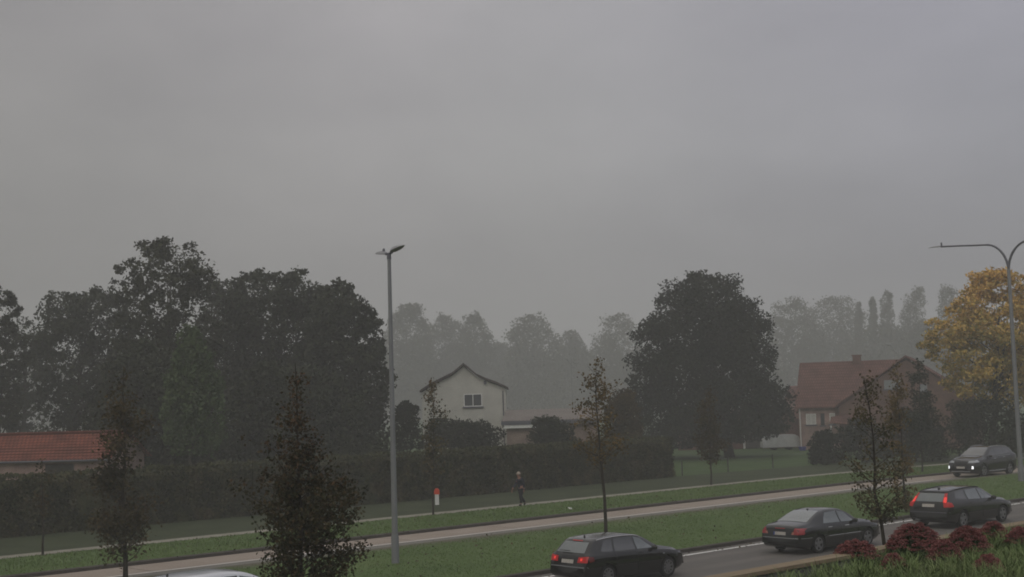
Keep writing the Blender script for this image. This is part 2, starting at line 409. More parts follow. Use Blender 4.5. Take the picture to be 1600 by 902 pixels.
blades('grass_median', st_pts(60000, 18, 84, NF + .3, MF - .5, .1, 1.1), .05, .03, rng, M['blade'], label='short green grass growing on the strip between the two roads', cat='grass')
blades('grass_verge', st_pts(36000, 15, 95, FK + .42, 52.45, .1), .08, .04, rng, M['blade'], label='short green grass growing between the far kerb and the footpath', cat='grass')

# ---------------------------------------------------------------- foliage generators
def leaf_verts(P, size, rng, flat=0.0, asp=.62):
    n = len(P)
    nrm = rng.normal(size=(n, 3)); nrm[:, 2] += flat; nrm /= np.linalg.norm(nrm, axis=1)[:, None]
    r = rng.normal(size=(n, 3)); a = np.cross(nrm, r); a /= np.linalg.norm(a, axis=1)[:, None]
    b = np.cross(nrm, a)
    sz = size * rng.uniform(.6, 1.35, n)[:, None]
    bend_ = nrm * sz * rng.uniform(-.15, .15, (n, 1))
    return np.stack([P - a*sz*.5, P - b*sz*asp*.5 + bend_, P + a*sz*.5, P + b*sz*asp*.5 + bend_], 1).reshape(-1, 3)
def rows_to_local(rows, base, D):
    """photo rows (y, xleft, xright) of a crown at depth D -> (z, xl, xr) around the base"""
    out = []
    for y, a, b in rows:
        p, q = dp(a, y, D), dp(b, y, D); out.append(((p.z + q.z)/2 - base.z, p.x - base.x, q.x - base.x))
    out.sort(); return np.array(out)
def base_at(px, D, z=0.0):
    p = dp(px, 700, D); q = dp(px, 560, D)      # follow the vertical through px near the ground
    return Vector((p.x, D, z))
def tree(name, label, cat, px, D, rows, leaf, nleaf=12000, size=.28, npuff=90, pr=(.10, .2), trunk=.35, seed=1,
         group=None, depth=.85, bark='bark', z=0.0, puffs_flat=.75, fill=.3, nsub=7):
    rng = np.random.default_rng(seed)
    base = base_at(px, D, z); root = empty(name, base); tag(root, label, cat, group)
    R = rows_to_local(rows, base, D); zz = R[:, 0]; W = (R[:, 2] - R[:, 1]) / 2; wmax = W.max()
    zlo, zhi = zz[0], zz[-1]
    cz = []; 
    while len(cz) < npuff:
        z0 = rng.uniform(zlo, zhi); wz = np.interp(z0, zz, W)
        if rng.random() < (wz / wmax) ** 1.2: cz.append(z0)
    cz = np.array(cz); wz = np.interp(cz, zz, W); cx = np.interp(cz, zz, (R[:, 1] + R[:, 2]) / 2)
    rr = wmax * rng.uniform(pr[0], pr[1], npuff); rr = np.minimum(rr, wz * .8 + .2)
    rad = np.maximum(0, wz - rr * .75) * np.sqrt(rng.uniform(.10, 1.0, npuff)) * rng.uniform(.88, 1.10, npuff); th = rng.uniform(0, 2*pi, npuff)
    PC = np.stack([cx + rad*np.cos(th), rad*np.sin(th)*depth, np.minimum(cz, zhi - rr * puffs_flat)], 1)
    # leaves: sprays on every clump, and a loose filling of the crown's inside
    sub = rng.normal(size=(npuff, nsub, 3)); sub /= np.linalg.norm(sub, axis=2)[:, :, None]
    sub = PC[:, None, :] + sub * (rr[:, None, None] * rng.uniform(.35, .95, (npuff, nsub, 1))) * np.array([1, 1, puffs_flat])
    srr = rr[:, None] * rng.uniform(.25, .6, (npuff, nsub))
    nf = int(nleaf * fill); nl = nleaf - nf
    vol = srr.ravel() ** 2; k = rng.choice(npuff * nsub, nl, p=vol / vol.sum())
    d = rng.normal(size=(nl, 3)); d /= np.linalg.norm(d, axis=1)[:, None]
    rfac = rng.random(nl) ** .5 * (1 + .22 * np.abs(rng.normal(size=nl)))
    P = sub.reshape(-1, 3)[k] + d * (srr.ravel()[k] * rfac)[:, None] * np.array([1, 1, puffs_flat])
    zf = zlo + (zhi - zlo) * rng.random(nf * 2); keep = rng.random(nf * 2) < np.interp(zf, zz, W) / wmax; zf = zf[keep][:nf]
    wf = np.interp(zf, zz, W) * .86; tf = rng.uniform(0, 2*pi, len(zf)); qf = np.sqrt(rng.random(len(zf)))
    Q = np.stack([np.interp(zf, zz, (R[:, 1] + R[:, 2]) / 2) + wf*qf*np.cos(tf), wf*qf*np.sin(tf)*depth, zf - .03*(zhi-zlo)], 1)
    P = np.concatenate([P, Q])
    P[:, 2] = np.maximum(P[:, 2], .15)
    quads('crown', leaf_verts(P, size, rng, .3), M[leaf], root)
    # trunk and limbs
    mb = MB(); top = zlo + (zhi - zlo) * .72
    pts = []; n = 7; cxm = float(np.interp(top, zz, (R[:, 1] + R[:, 2]) / 2))
    for i in range(n):
        f = i / (n - 1); pts.append((cxm * f + rng.normal() * .012 * top * (f > 0), rng.normal() * .012 * top * (f > 0), top * f - (.1 if i == 0 else 0)))
    mb.tube(pts, [trunk * (1.25 if i == 0 else 1) * (1 - .8 * i / (n - 1)) for i in range(n)], 9)
    order = np.argsort(-rr)[:26]
    for j in order:
        tgt = Vector(PC[j]); f0 = min(.93, max(.12, (tgt.z - rad[j] * .8 - rr[j]*.3) / top)); f0 = f0 if f0 > 0 else .2
        i0 = f0 * (n - 1); a = Vector(pts[int(i0)]); b = Vector(pts[min(n-1, int(i0)+1)]); s = a.lerp(b, i0 - int(i0))
        mid = s.lerp(tgt, .5) + Vector((rng.normal()*.15, rng.normal()*.15, -.06 * (tgt - s).length + rng.normal()*.1))
        r0 = trunk * (1 - .8 * f0) * .5
        mb.tube([s, mid, tgt], [r0, r0*.6, r0*.2], 6)
    mb.build('trunk', M[bark], root, smooth=True)
    return root

def young_tree(label, px, D, rows, leaf, nleaf, size, nb=46, trunk=.06, seed=1, group='young trees planted along the roads', spread=.10, up=.75, z=.1, basept=None, lowbare=None, bark='bark', wild=0):
    rng = np.random.default_rng(seed)
    if basept: D = basept.y
    base = Vector((basept.x, basept.y, z)) if basept else base_at(px, D, z)
    root = empty('young_tree', base); tag(root, label, 'tree', group)
    R = rows_to_local(rows, base, D); zz = R[:, 0]; W = (R[:, 2] - R[:, 1]) / 2; CX = (R[:, 1] + R[:, 2]) / 2
    zlo, zhi = zz[0], zz[-1]
    mb = MB(); n = 10; tp = []
    for i in range(n):
        f = i/(n-1); zc = zhi * .985 * f
        c = float(np.interp(zc, zz, CX)) * (min(1, zc / max(zlo, .1)) if zc < zlo else 1) * min(1, f * 1.6) * .5 + (CX[-1] * f * .5)
        tp.append(Vector((c + rng.normal()*.02*(f > .1), rng.normal()*.02*(f > .1), zc - (.15 if i == 0 else 0))))
    mb.tube(tp, [trunk * (1.15 if i == 0 else 1) * (1 - .88*i/(n-1)) for i in range(n)], 8)
    def trunk_at(zc):
        f = min(.999, max(0, zc / (zhi*.985))) * (n-1); i = int(f); return tp[i].lerp(tp[min(n-1, i+1)], f - i)
    A = []; Wt = []
    for b in range(nb):
        # uniform over silhouette area
        while True:
            ze = rng.uniform(zlo, zhi); we = float(np.interp(ze, zz, W))
            if rng.random() < (we / W.max()) ** .7 + .12: break
        az = rng.uniform(0, 2*pi); cxe = float(np.interp(ze, zz, CX))
        reach = we * rng.uniform(.55, 1.08)
        if b < wild: reach = we * rng.uniform(1.1, 1.4); az = (0 if b % 2 else pi) + rng.normal() * .5
        end = Vector((cxe + cos(az) * reach, sin(az) * reach * .95, ze))
        s = trunk_at(max(zlo * .75, ze - reach * up * rng.uniform(.7, 1.2)))
        mid = s.lerp(end, .5) + Vector((0, 0, -.05 * reach)) + Vector(rng.normal(size=3)) * .05 * reach
        r0 = max(.006, trunk * .30 * (1 - .75 * s.z / zhi)); mb.tube([s, mid, end], [r0, r0*.7, r0*.35], 5)
        ln = (end - s).length
        for q in range(3):   # twigs
            f = rng.uniform(.35, .95); p0 = s.lerp(mid, f*2) if f < .5 else mid.lerp(end, f*2-1)
            tw = p0 + Vector(rng.normal(size=3)) * ln * .16 + Vector((0, 0, ln*.08))
            mb.tube([p0, tw], [r0*.4, r0*.2], 4)
            A.append((p0, tw)); Wt.append(.5 * ln)
        A += [(s.lerp(mid, .45), mid), (mid, end)]; Wt += [ln*.45, ln]
    mb.build('trunk', M[bark], root, smooth=True)
    P0 = np.array([a for a, b in A]); P1 = np.array([b for a, b in A]); Wt = np.array(Wt) * rng.uniform(.12, 1.35, len(A)) ** 1.6
    # clusters of leaves along the branches
    ncl = max(20, nleaf // 7); k = rng.choice(len(A), ncl, p=Wt / Wt.sum()); f = rng.random(ncl)[:, None]
    CL = P0[k] * (1 - f) + P1[k] * f + rng.normal(size=(ncl, 3)) * spread * .5
    kk = rng.integers(0, ncl, nleaf)
    P = CL[kk] + rng.normal(size=(nleaf, 3)) * spread
    quads('crown', leaf_verts(P, size, rng, .2, .7), M[leaf], root)
    return root

# ---------------------------------------------------------------- hedge
def hedge(name, label, pts_fn, s0, s1, t0, t1, h, leaf, nl, size, seed=5):
    rng = np.random.default_rng(seed); root = empty(name, st(s0, t0, 0)); tag(root, label, 'hedge')
    inv = -root.location
    ns = int((s1 - s0) / .6); prof = [(t0, .02), (t0 + .05, h*.5), (t0 + .06, h - .25), (t0 + .3, h - .05), (t1 - .3, h - .05), (t1, h - .3), (t1, .02)]
    V = []; F = []; k = len(prof)
    for i in range(ns + 1):
        s = s0 + (s1 - s0) * i / ns
        for t, z in prof: V.append(st(s, t + rng.normal()*.05 + .12, z + rng.normal()*.03 - .1 * (z > .1)) + inv)
    for i in range(ns):
        for j in range(k - 1): a = i*k + j; F.append((a, a+k, a+k+1, a+1))
    F += [tuple(range(k)), tuple(ns*k + j for j in range(k))[::-1]]
    mb = MB(); mb.add(V, F); mb.build('branches', M['l_hedge'], root)
    def wob(s, z): return .10*np.sin(s*1.1) + .07*np.sin(s*2.7+z*1.3) + .05*np.sin(s*6.1 + 2*z) + .03*np.sin(s*13)
    n1 = int(nl * .72); s = rng.uniform(s0, s1, n1); z = rng.uniform(.05, h, n1) ; t = t0 + wob(s, z) + rng.normal(size=n1)*.06 + .12*(z > h - .2)
    n2 = int(nl * .2); s2_ = rng.uniform(s0, s1, n2); t2 = rng.uniform(t0, t1, n2); z2 = h + .05*np.sin(s2_*1.7) + .04*np.sin(s2_*4.3) + rng.normal(size=n2)*.05
    n3 = nl - n1 - n2; s3 = rng.choice([s0, s1], n3) + rng.normal(size=n3)*.07; t3 = rng.uniform(t0, t1, n3); z3 = rng.uniform(.05, h, n3)
    s = np.concatenate([s, s2_, s3]); t = np.concatenate([t, t2, t3]); z = np.concatenate([z, z2, z3])
    P = np.stack([U.x*s + NV.x*t, U.y*s + NV.y*t, z], 1) + np.array(inv)
    quads('foliage', leaf_verts(P, size, rng, .2), M[leaf], root)
    return root
pl = np.concatenate([st_pts(900, 20, 80, NF + .3, MF, .15), st_pts(900, 20, 90, FK - .9, 52.3, .15), st_pts(350, 20, 70, NF - .8, NF, .03)])
tag(quads('fallen_leaves', leaf_verts(pl, .10, rng, 2.5, .7), M['l_brown']), 'scattered brown fallen leaves on the grass strips and gutters', 'leaves', kind='stuff')
hs1 = to_st(gp(1055, 745))[0] - 1.6
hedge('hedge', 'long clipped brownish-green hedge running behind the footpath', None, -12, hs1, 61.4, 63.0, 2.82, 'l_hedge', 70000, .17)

# ---------------------------------------------------------------- shed left
def house(name, label, cat, px, D, rz, group=None):
    b = base_at(px, D); r = empty(name, b, rz); return tag(r, label, cat, group)
def zat(py, D, px): return dp(px, py, D).z
r = house('shed', 'low brick shed with orange-red tiled roof behind the left end of the hedge', 'shed', 168, 76, radians(-8))
bx = MB()
bx.box(-11, 0, 0, 5, 0, 3.2); bx.build('wall', M['brickpink'], r)
rf = MB(); nc = 9
for i in range(nc):     # stepped tile courses
    y0 = -.35 + 2.85*i/nc; y1 = -.35 + 2.85*(i+1)/nc + .04; z0 = 3.12 + 1.42*i/nc; z1 = 3.12 + 1.42*(i+1)/nc - .02
    rf.add([(-11.3,y0,z0),(.3,y0,z0),(.3,y1,z1),(-11.3,y1,z1),(-11.3,y0,z0+.07),(.3,y0,z0+.07),(.3,y1,z1+.07),(-11.3,y1,z1+.07)],
           [(0,3,2,1),(4,5,6,7),(0,1,5,4),(1,2,6,5),(2,3,7,6),(3,0,4,7)])
rf.add([(-11.3,2.5,4.55),(.3,2.5,4.55),(.3,5.35,3.1),(-11.3,5.35,3.1),(-11.3,2.5,4.48),(.3,2.5,4.48),(.3,5.35,3.03),(-11.3,5.35,3.03)],
       [(0,1,2,3),(7,6,5,4),(0,4,5,1),(1,5,6,2),(2,6,7,3),(3,7,4,0)])
rfo = rf.build('roof', M['rooftile'], r)
rt = MB(); rt.tube([(-11.3, 2.5, 4.6), (.3, 2.5, 4.6)], .1, 8); rt.build('ridge_tiles', M['rooftile'], rfo, smooth=True)
g = MB(); g.prism([(0, 3.2), (2.5, 4.5), (5, 3.2)], -.2, -.003, 'x'); g.build('gable', M['brickpink'], r)
d = MB(); d.box(-3.7, -2.0, -.04, .0, .05, 2.9)
d.build('door', M['darkwood'], r)
gt = MB(); gt.tube([(-11.3, -.42, 3.08), (.3, -.42, 3.08)], .06, 6); gt.build('gutter', M['galvdark'], r, smooth=True)

# ---------------------------------------------------------------- white house
DW = 118
r = house('house', 'cream rendered house with a curved gable and one white double window', 'house', 724, DW, 0)
bx0 = r.location
def loc(px, py, D=DW): p = dp(px, py, D); return (p.x - bx0.x, p.z)
prof = [loc(656,612), loc(672,601), loc(690,592), loc(706,584), loc(715,577), loc(724,569), loc(733,577), loc(743,585), loc(758,592), loc(775,598), loc(794,607)]
wl = loc(660, 640)[0]; wr = loc(791, 640)[0]
outline = [(wl, 0)] + [(wl, prof[0][1]+.1)] + [p for p in prof[1:-1]] + [(wr, prof[-1][1]+.1), (wr, 0)]
wm = MB(); wm.prism([(x, z - (.18 if z > 1 else 0)) for x, z in outline], 0, 11); wm.build('wall', M['cream'], r)
rm = MB()
top = [(x, z + .10) for x, z in prof]; bot = [(x, z - .07) for x, z in prof]
rm.prism(top + bot[::-1], -.35, 11.4)
rm.build('roof', M['roofdark'], r)
def window(root, x0, x1, z0, z1, y, n=2, glass='glass', fr='white', sill=True, w_=.07):
    f = MB()
    f.box(x0, x1, y-.05, y+.02, z0, z0+w_); f.box(x0, x1, y-.05, y+.02, z1-w_, z1)
    for i in range(n + 1):
        xc = x0 + (x1-x0)*i/n; xa = min(max(xc - w_/2, x0), x1 - w_); f.box(xa, xa+w_, y-.048, y+.018, z0+w_, z1-w_)
    fo = f.build('window', M[fr], root)
    p = MB(); p.box(x0+w_*.5, x1-w_*.5, y-.02, y+.005, z0+w_*.5, z1-w_*.5); p.build('pane', M[glass], fo)
    if sill:
        s = MB(); s.box(x0-.12, x1+.12, y-.14, y-.002, z0-.12, z0-.005); s.build('sill', M['galvdark'], fo)
    return fo
(a, zt), (b, zb) = loc(724.5, 616), loc(753.5, 635)
window(r, a, b, zb, zt, 0, 2, 'glass', 'white')
al = MB(); p = loc(758, 597); al.box(p[0]-.12, p[0]+.12, -.12, -.002, p[1]-.2, p[1]+.12); al.build('alarm_box', M['galvdark'], r)
dpn = MB(); dpn.tube([(wr-.25, -.06, 0), (wr-.25, -.06, prof[-1][1]-.2)], .05, 6); dpn.build('drainpipe', M['galvdark'], r, smooth=True)

# annex with shallow roof
DX = 112
r = house('garage', 'low garage with a shallow brown roof and white fascia beside the cream house', 'garage', 790, DX, radians(-4))
ez = zat(658, DX, 790); rz_ = zat(641, DX + 5, 790)
mb = MB(); mb.box(.1, 7.6, .3, 6, 0, ez - .22); mb.build('wall', M['brickpale'], r)
mb = MB()
mb.add([(-.3,-.1,ez),(8,-.1,ez),(8,5.5,rz_),(-.3,5.5,rz_),(-.3,-.1,ez-.18),(8,-.1,ez-.18),(8,5.5,rz_-.18),(-.3,5.5,rz_-.18)],
       [(0,1,2,3),(7,6,5,4),(0,4,5,1),(1,5,6,2),(2,6,7,3),(3,7,4,0)])
for i in range(28):
    x = -.28 + 8.2*i/27.5
    mb.add([(x,-.1,ez+.002),(x+.05,-.1,ez+.002),(x+.05,5.5,rz_+.002),(x,5.5,rz_+.002),(x,-.1,ez+.05),(x+.05,-.1,ez+.05),(x+.05,5.5,rz_+.05),(x,5.5,rz_+.05)],
           [(4,5,6,7),(0,1,5,4),(1,2,6,5),(2,3,7,6),(3,0,4,7)])
mb.build('roof', M['roofmetal'], r)
mb = MB(); mb.box(-.3, 8, -.16, -.103, ez-.34, ez-.04); mb.build('gutter', M['galvdark'], r)
mb = MB(); mb.box(-.2, 4.2, -.1, .298, ez-.62, ez-.36); mb.build('fascia', M['white'], r)

# ---------------------------------------------------------------- pink house
DP = 138; phi = radians(-20)
r = house('house', 'salmon brick house with a wide red-brown tiled roof and chimney', 'house', 1250, DP, phi)
EZ = 4.45; RZ = 8.9; RUN = 4.9
mb = MB(); mb.box(0, 9.0, 0, 9.6, 0, EZ - .15); mb.build('wall', M['brickpink'], r)
mb = MB(); mb.prism([(0, EZ-.15), (4.8, RZ-.3), (9.6, EZ-.15)], .0, .25, 'x'); mb.build('gable', M['brickpink'], r)
rb = MB()
nc = 16
for i in range(nc):
    y0 = -.4 + (RUN+.3)*i/nc; y1 = -.4 + (RUN+.3)*(i+1)/nc; z0 = EZ - .25 + (RZ-EZ+.25)*i/nc; z1 = EZ - .25 + (RZ-EZ+.25)*(i+1)/nc - .02
    rb.add([(-.3,y0,z0),(11,y0,z0),(11,y1,z1),(-.3,y1,z1),(-.3,y0,z0+.08),(11,y0,z0+.08),(11,y1,z1+.08),(-.3,y1,z1+.08)],
           [(0,3,2,1),(4,5,6,7),(0,1,5,4),(1,2,6,5),(2,3,7,6),(3,0,4,7)])
rb.add([(-.3,4.8,RZ+.02),(11,4.8,RZ+.02),(11,10,EZ-.25),(-.3,10,EZ-.25),(-.3,4.8,RZ-.08),(11,4.8,RZ-.08),(11,10,EZ-.35),(-.3,10,EZ-.35)],
       [(0,1,2,3),(7,6,5,4),(0,4,5,1),(1,5,6,2),(2,6,7,3),(3,7,4,0)])
rbo = rb.build('roof', M['rooftile2'], r)
ch = MB(); ch.box(5.2, 6.0, 4.4, 5.2, RZ-.6, RZ+.55); ch.box(5.12, 6.08, 4.32, 5.28, RZ+.55, RZ+.68); ch.build('chimney', M['brickbrown'], rbo)
# cross gable on the right
gx, hw, gy = 10.9, 7.2, -1.2
mb = MB(); mb.prism([(gx-hw+.5, 0), (gx-hw+.5, 4.6), (gx, 8.75), (gx+hw-.5, 4.6), (gx+hw-.5, 0)], gy, 9.0); mb.build('gable_wing', M['brickbrown'], r)
mb = MB(); sl_ = (9.0-4.1)/hw
mb.prism([(gx-hw, 4.1), (gx, 9.0), (gx+hw, 4.1), (gx+hw, 4.3), (gx, 9.2), (gx-hw, 4.3)], gy-.3, 9.3); mb.build('gable_roof', M['rooftile2'], r)
for (x0, x1, z0, z1, n, gl) in ((.75, 1.75, 2.55, 3.65, 2, 'curtain'), (2.2, 2.6, 2.45, 3.65, 1, 'glass'), (3.1, 3.65, 2.55, 3.65, 1, 'curtain')):
    window(r, x0, x1, z0, z1, 0, n, gl, 'white' if gl == 'curtain' else 'darkwood')
window(r, 8.7, 10.3, 5.9, 6.8, gy, 2, 'greypane', 'galv')
window(r, 12.1, 12.8, 5.6, 6.3, gy, 1, 'greypane', 'galv')
mb = MB(); mb.add([(3.4,-2.6,2.75),(5.8,-2.6,2.55),(5.8,-1.25,3.6),(3.4,-1.25,3.3),(3.4,-2.6,2.65),(5.8,-2.6,2.45),(5.8,-1.25,3.5),(3.4,-1.25,3.2)],
    [(0,1,2,3),(7,6,5,4),(0,4,5,1),(1,5,6,2),(2,6,7,3),(3,7,4,0)]); mb.build('porch_roof', M['rooftile2'], r)
mb = MB()
for x in (3.5, 5.7): mb = MB(); mb.box(x-.06, x+.06, -2.5, -2.38, 0, 2.48); mb.build('porch_post', M['white'], r)
mb = MB(); mb.tube([(.15, -.08, 0), (.15, -.08, EZ-.3)], .06, 6); mb.build('drainpipe', M['white'], r, smooth=True)

# red brick barn
DB = 146
r = house('barn', 'long low dark red brick barn behind the big round tree', 'barn', 1060, DB, radians(-6))
bw = (dp(1249, 670, DB).x - dp(1060, 670, DB).x) / cos(radians(6))
mb = MB(); mb.box(0, bw, 0, 5, 0, 3.05); mb.build('wall', M['brickred'], r)
mb = MB(); mb.prism([(-.3, 3.0), (2.6, 4.0), (5.3, 3.0), (5.3, 3.12), (2.6, 4.13), (-.3, 3.12)], -.15, bw+.15, 'x'); mb.build('roof', M['brickred'], r)
for x in (0, bw-.2): mb = MB(); mb.prism([(0, 3.05), (2.6, 3.9), (5, 3.05)], x, x+.2, 'x'); mb.build('gable', M['brickred'], r)
xp = (dp(1162, 680, DB).x - dp(1060, 680, DB).x)
mb = MB(); mb.box(xp-.12, xp+.1, -.1, -.003, 0, 2.0); mb.build('downpipe', M['curtain'], r)
mb = MB(); mb.box(xp+.15, xp+2.0, -.05, -.003, .02, 2.0); mb.build('door', M['darkwood'], r)
xq = (dp(1144, 665, DB).x - dp(1060, 680, DB).x)
window(r, xq-.35, xq+.3, 1.5, 2.5, 0, 1, 'curtain', 'white')
xq = (dp(1134, 665, DB).x - dp(1060, 680, DB).x)
window(r, xq-.3, xq+.2, 1.5, 2.5, 0, 1, 'curtain', 'white')

# pale lean-to left of the pink house
r = house('outbuilding', 'small pale pink outbuilding wedged between the red barn and the salmon house', 'outbuilding', 1232, 147, radians(-20))
mb = MB(); mb.box(0, 1.9, 0, 4, 0, 5.1); mb.build('wall', M['brickpink'], r)
mb = MB(); mb.add([(-.2,-.2,5.1),(2,-.2,5.1),(2,4.2,6.6),(-.2,4.2,6.6),(-.2,-.2,5.0),(2,-.2,5.0),(2,4.2,6.5),(-.2,4.2,6.5)],
    [(0,1,2,3),(7,6,5,4),(0,4,5,1),(1,5,6,2),(2,6,7,3),(3,7,4,0)]); mb.build('roof', M['rooftile2'], r)

# tarpaulin cover, tubs
DT = 140
b0 = dp(1190, 690, DT); b1 = dp(1249, 690, DT); root = empty('covered_trailer', (b0.x, DT, 0))
tag(root, 'pale grey tarpaulin-covered trailer parked on the lawn by the barn', 'trailer')
L_ = b1.x - b0.x; rngt = random.Random(4)
V = []; F = []; ns, nk = 16, 9
for i in range(ns + 1):
    f = i/ns; x = L_*f; hh = 1.55 * (.82 + .18*min(1, min(f, 1-f)*6)) if 0 < f < 1 else 1.0
    for k in range(nk):
        a = pi * k/(nk-1); yy = -cos(a); zz = min(1, sin(a)*1.5)
        V.append((x + rngt.uniform(-.03,.03), yy*1.0 + rngt.uniform(-.03,.03), .28*(zz < .1) + zz*hh + rngt.uniform(-.03,.03)*(zz > .1)))
for i in range(ns):
    for k in range(nk-1): a = i*nk+k; F.append((a, a+nk, a+nk+1, a+1))
F += [tuple(range(nk)), tuple(ns*nk+k for k in range(nk))[::-1]]
mb = MB(); mb.add(V, F); mb.build('tarpaulin', M['tarp'], root, smooth=True, angle=50)
for x in (L_*.3, L_*.7):
    for y in (-.75, .75):
        mb = MB(); mb.lathe([(.02,-.09),(.27,-.09),(.3,-.05),(.3,.05),(.27,.09),(.02,.09)], (x, y, .3), 'y', 14); mb.build('wheel', M['rubber'], root, smooth=True)
def tub(name, label, px, py, rad, h, m):
    p = gp(px, py); root = MB()
    root.lathe([(.02, 0), (rad*.8, 0), (rad, h), (rad*1.06, h), (rad*1.06, h+.03), (rad*.96, h+.03), (rad*.78, .04), (.02, .04)], (0,0,0), 'z', 20)
    o = root.build(name, M[m], smooth=True); o.location = p; return tag(o, label, 'tub')
tub('tub', 'small blue plastic tub on the lawn beside the dark round bush', 1254, 704, .38, .34, 'blue')
tub('tub', 'small white tub on the lawn near the end of the hedge', 1063, 697, .38, .22, 'white')
lp = gp(891, 796, .112); mb = MB()
rngl = random.Random(2)
for i in range(6):
    mb.tube([(rngl.uniform(-.06,.06), rngl.uniform(-.05,.05), .02), (rngl.uniform(-.12,.12), rngl.uniform(-.05,.05), rngl.uniform(.05,.1))], [.05,.03], 5)
o = mb.build('litter', M['white']); o.location = lp; tag(o, 'crumpled white litter lying on the grass by the far kerb', 'litter')

# wire fence
fs = empty('wire_fence', gp(1240, 721)); tag(fs, 'low wire fence with thin dark posts at the edge of the lawn', 'fence')
f0 = to_st(gp(1240, 721))
posts = [st(s, 61.9) - fs.location for s in (hs1 + 1.5, hs1 + 6.5, hs1 + 11.5, f0[0])]
for i, p in enumerate(posts):
    mb = MB(); mb.tube([p, p + Vector((0, 0, 1.15))], [.05 if i < 3 else .08]*2, 6); mb.build('post', M['darkwood'], fs)
mb = MB()
for z in (.35, .7, 1.05): mb.tube([p + Vector((0, 0, z)) for p in posts], .006, 4)
mb.build('wire', M['galvdark'], fs)
p = gp(1207, 702); mb = MB(); mb.tube([(0,0,0),(0,0,1.35)], .07, 7); mb.tube([(0,0,1.35),(0,0,1.42)], [.09,.02], 7)
o = mb.build('wooden_post', M['darkwood']); o.location = p; tag(o, 'single dark wooden post standing in front of the tarpaulin cover', 'post')

# ---------------------------------------------------------------- trees
# left mass
tree('tree', 'dark tree cut off by the left edge with loose gappy lower branches', 'tree', -12, 104,
     [(444,-5,12),(458,-30,28),(480,-45,38),(490,-50,34),(520,-55,56),(560,-55,66),(600,-55,52),(640,-50,40),(680,-50,44),(730,-50,50)], 'l_oak', 17000, .26, 70, (.14,.28), .3, 11, fill=.1)
tree('tree', 'hazy tree set back in the gap beside the left edge tree', 'tree', 36, 128,
     [(488,28,46),(505,12,62),(530,5,75),(560,0,85),(620,0,85),(700,0,85)], 'l_dark', 9000, .3, 60, (.14,.3), .3, 20, fill=.25)
tree('tree', 'broad dark tree second from the left edge, lower than the tall oak', 'tree', 95, 112,
     [(448,80,100),(456,62,160),(468,48,195),(490,40,220),(520,38,235),(560,40,240),(600,46,240),(640,48,240),(690,52,235),(730,60,230)], 'l_dark', 32000, .3, 150, (.1,.22), .4, 12, fill=.3)
tree('oak_tree', 'tall dark oak rising highest on the left with ragged twiggy top', 'tree', 262, 96,
     [(373,228,298),(383,212,322),(400,196,345),(425,178,356),(450,166,356),(475,165,358),(510,170,362),(550,165,365),(600,150,380),(650,140,390),(700,140,390),(735,150,380)],
     'l_oak', 42000, .25, 200, (.08,.17), .5, 13, fill=.22)
tree('tree', 'dense dark tree immediately right of the tallest oak', 'tree', 425, 104,
     [(416,425,455),(424,385,480),(434,358,500),(450,345,520),(480,338,535),(530,335,545),(580,335,550),(640,335,550),(700,340,545),(735,350,540)], 'l_dark', 42000, .29, 190, (.10,.19), .45, 14, fill=.38)
tree('tree', 'dark tree behind the tall street lamp at the right end of the left wood', 'tree', 540, 100,
     [(436,515,530),(446,500,555),(458,485,578),(475,472,596),(500,465,606),(530,458,612),(560,452,616),(600,452,618),(640,452,622),(690,460,620),(735,470,612)], 'l_dark', 40000, .29, 190, (.10,.19), .45, 15, fill=.38)
tree('tree', 'dark shady undergrowth tree between the shed and the bright green weeping tree', 'tree', 215, 86,
     [(530,200,230),(560,170,265),(590,145,300),(630,130,330),(680,120,340),(735,130,340)], 'l_dark', 22000, .24, 70, (.14,.26), .2, 16)
tree('tree', 'low dark undergrowth tree behind the red-tipped young tree', 'tree', 425, 88,
     [(560,400,450),(600,350,540),(640,325,590),(690,315,615),(735,325,620)], 'l_dark', 30000, .24, 90, (.12,.22), .2, 17)
tree('tree', 'pale hazy dark tree filling the dip right of the tallest oak', 'tree', 350, 116,
     [(430,330,372),(450,310,400),(490,300,410),(560,295,415),(640,295,415),(735,300,420)], 'l_dark', 22000, .3, 90, (.14,.26), .35, 19, fill=.4)
tree('weeping_tree', 'brighter green drooping conical tree in front of the dark oak', 'tree', 302, 79,
     [(506,294,306),(525,280,320),(550,265,335),(580,255,345),(615,248,355),(650,245,362),(690,252,352),(705,262,340)], 'l_weep', 16000, .2, 120, (.12,.24), .12, 18, bark='barklight', puffs_flat=1.2)
# shrubs right of the left wood
def bush(label, px, D, rows, leaf='l_bush', n=5000, size=.2, seed=1, group='shrubs behind the long hedge', npuff=40, cat='shrub', name='shrub'):
    return tree(name, label, cat, px, D, rows, leaf, n, size, npuff, (.16,.32), .07, seed, group)
bush('dark shrub just right of the tall street lamp', 640, 98, [(624,626,640),(640,612,655),(665,606,665),(700,604,668)], n=6000, seed=21)
bush('dark pointed shrubs in front of the cream house', 725, 102, [(653,672,700),(662,662,770),(672,655,795),(700,650,800)], n=9000, seed=22, npuff=60)
bush('dark shrub in front of the white garage fascia', 862, 100, [(650,852,866),(662,830,888),(678,815,905),(700,812,915)], n=6000, seed=23)
bush('brown-leaved small tree left of the big round tree', 965, 104, [(605,958,985),(622,945,1000),(645,938,1008),(670,935,1012),(700,935,1015)], 'l_brown', 9000, .2, 24, npuff=60, cat='tree', name='small_tree')
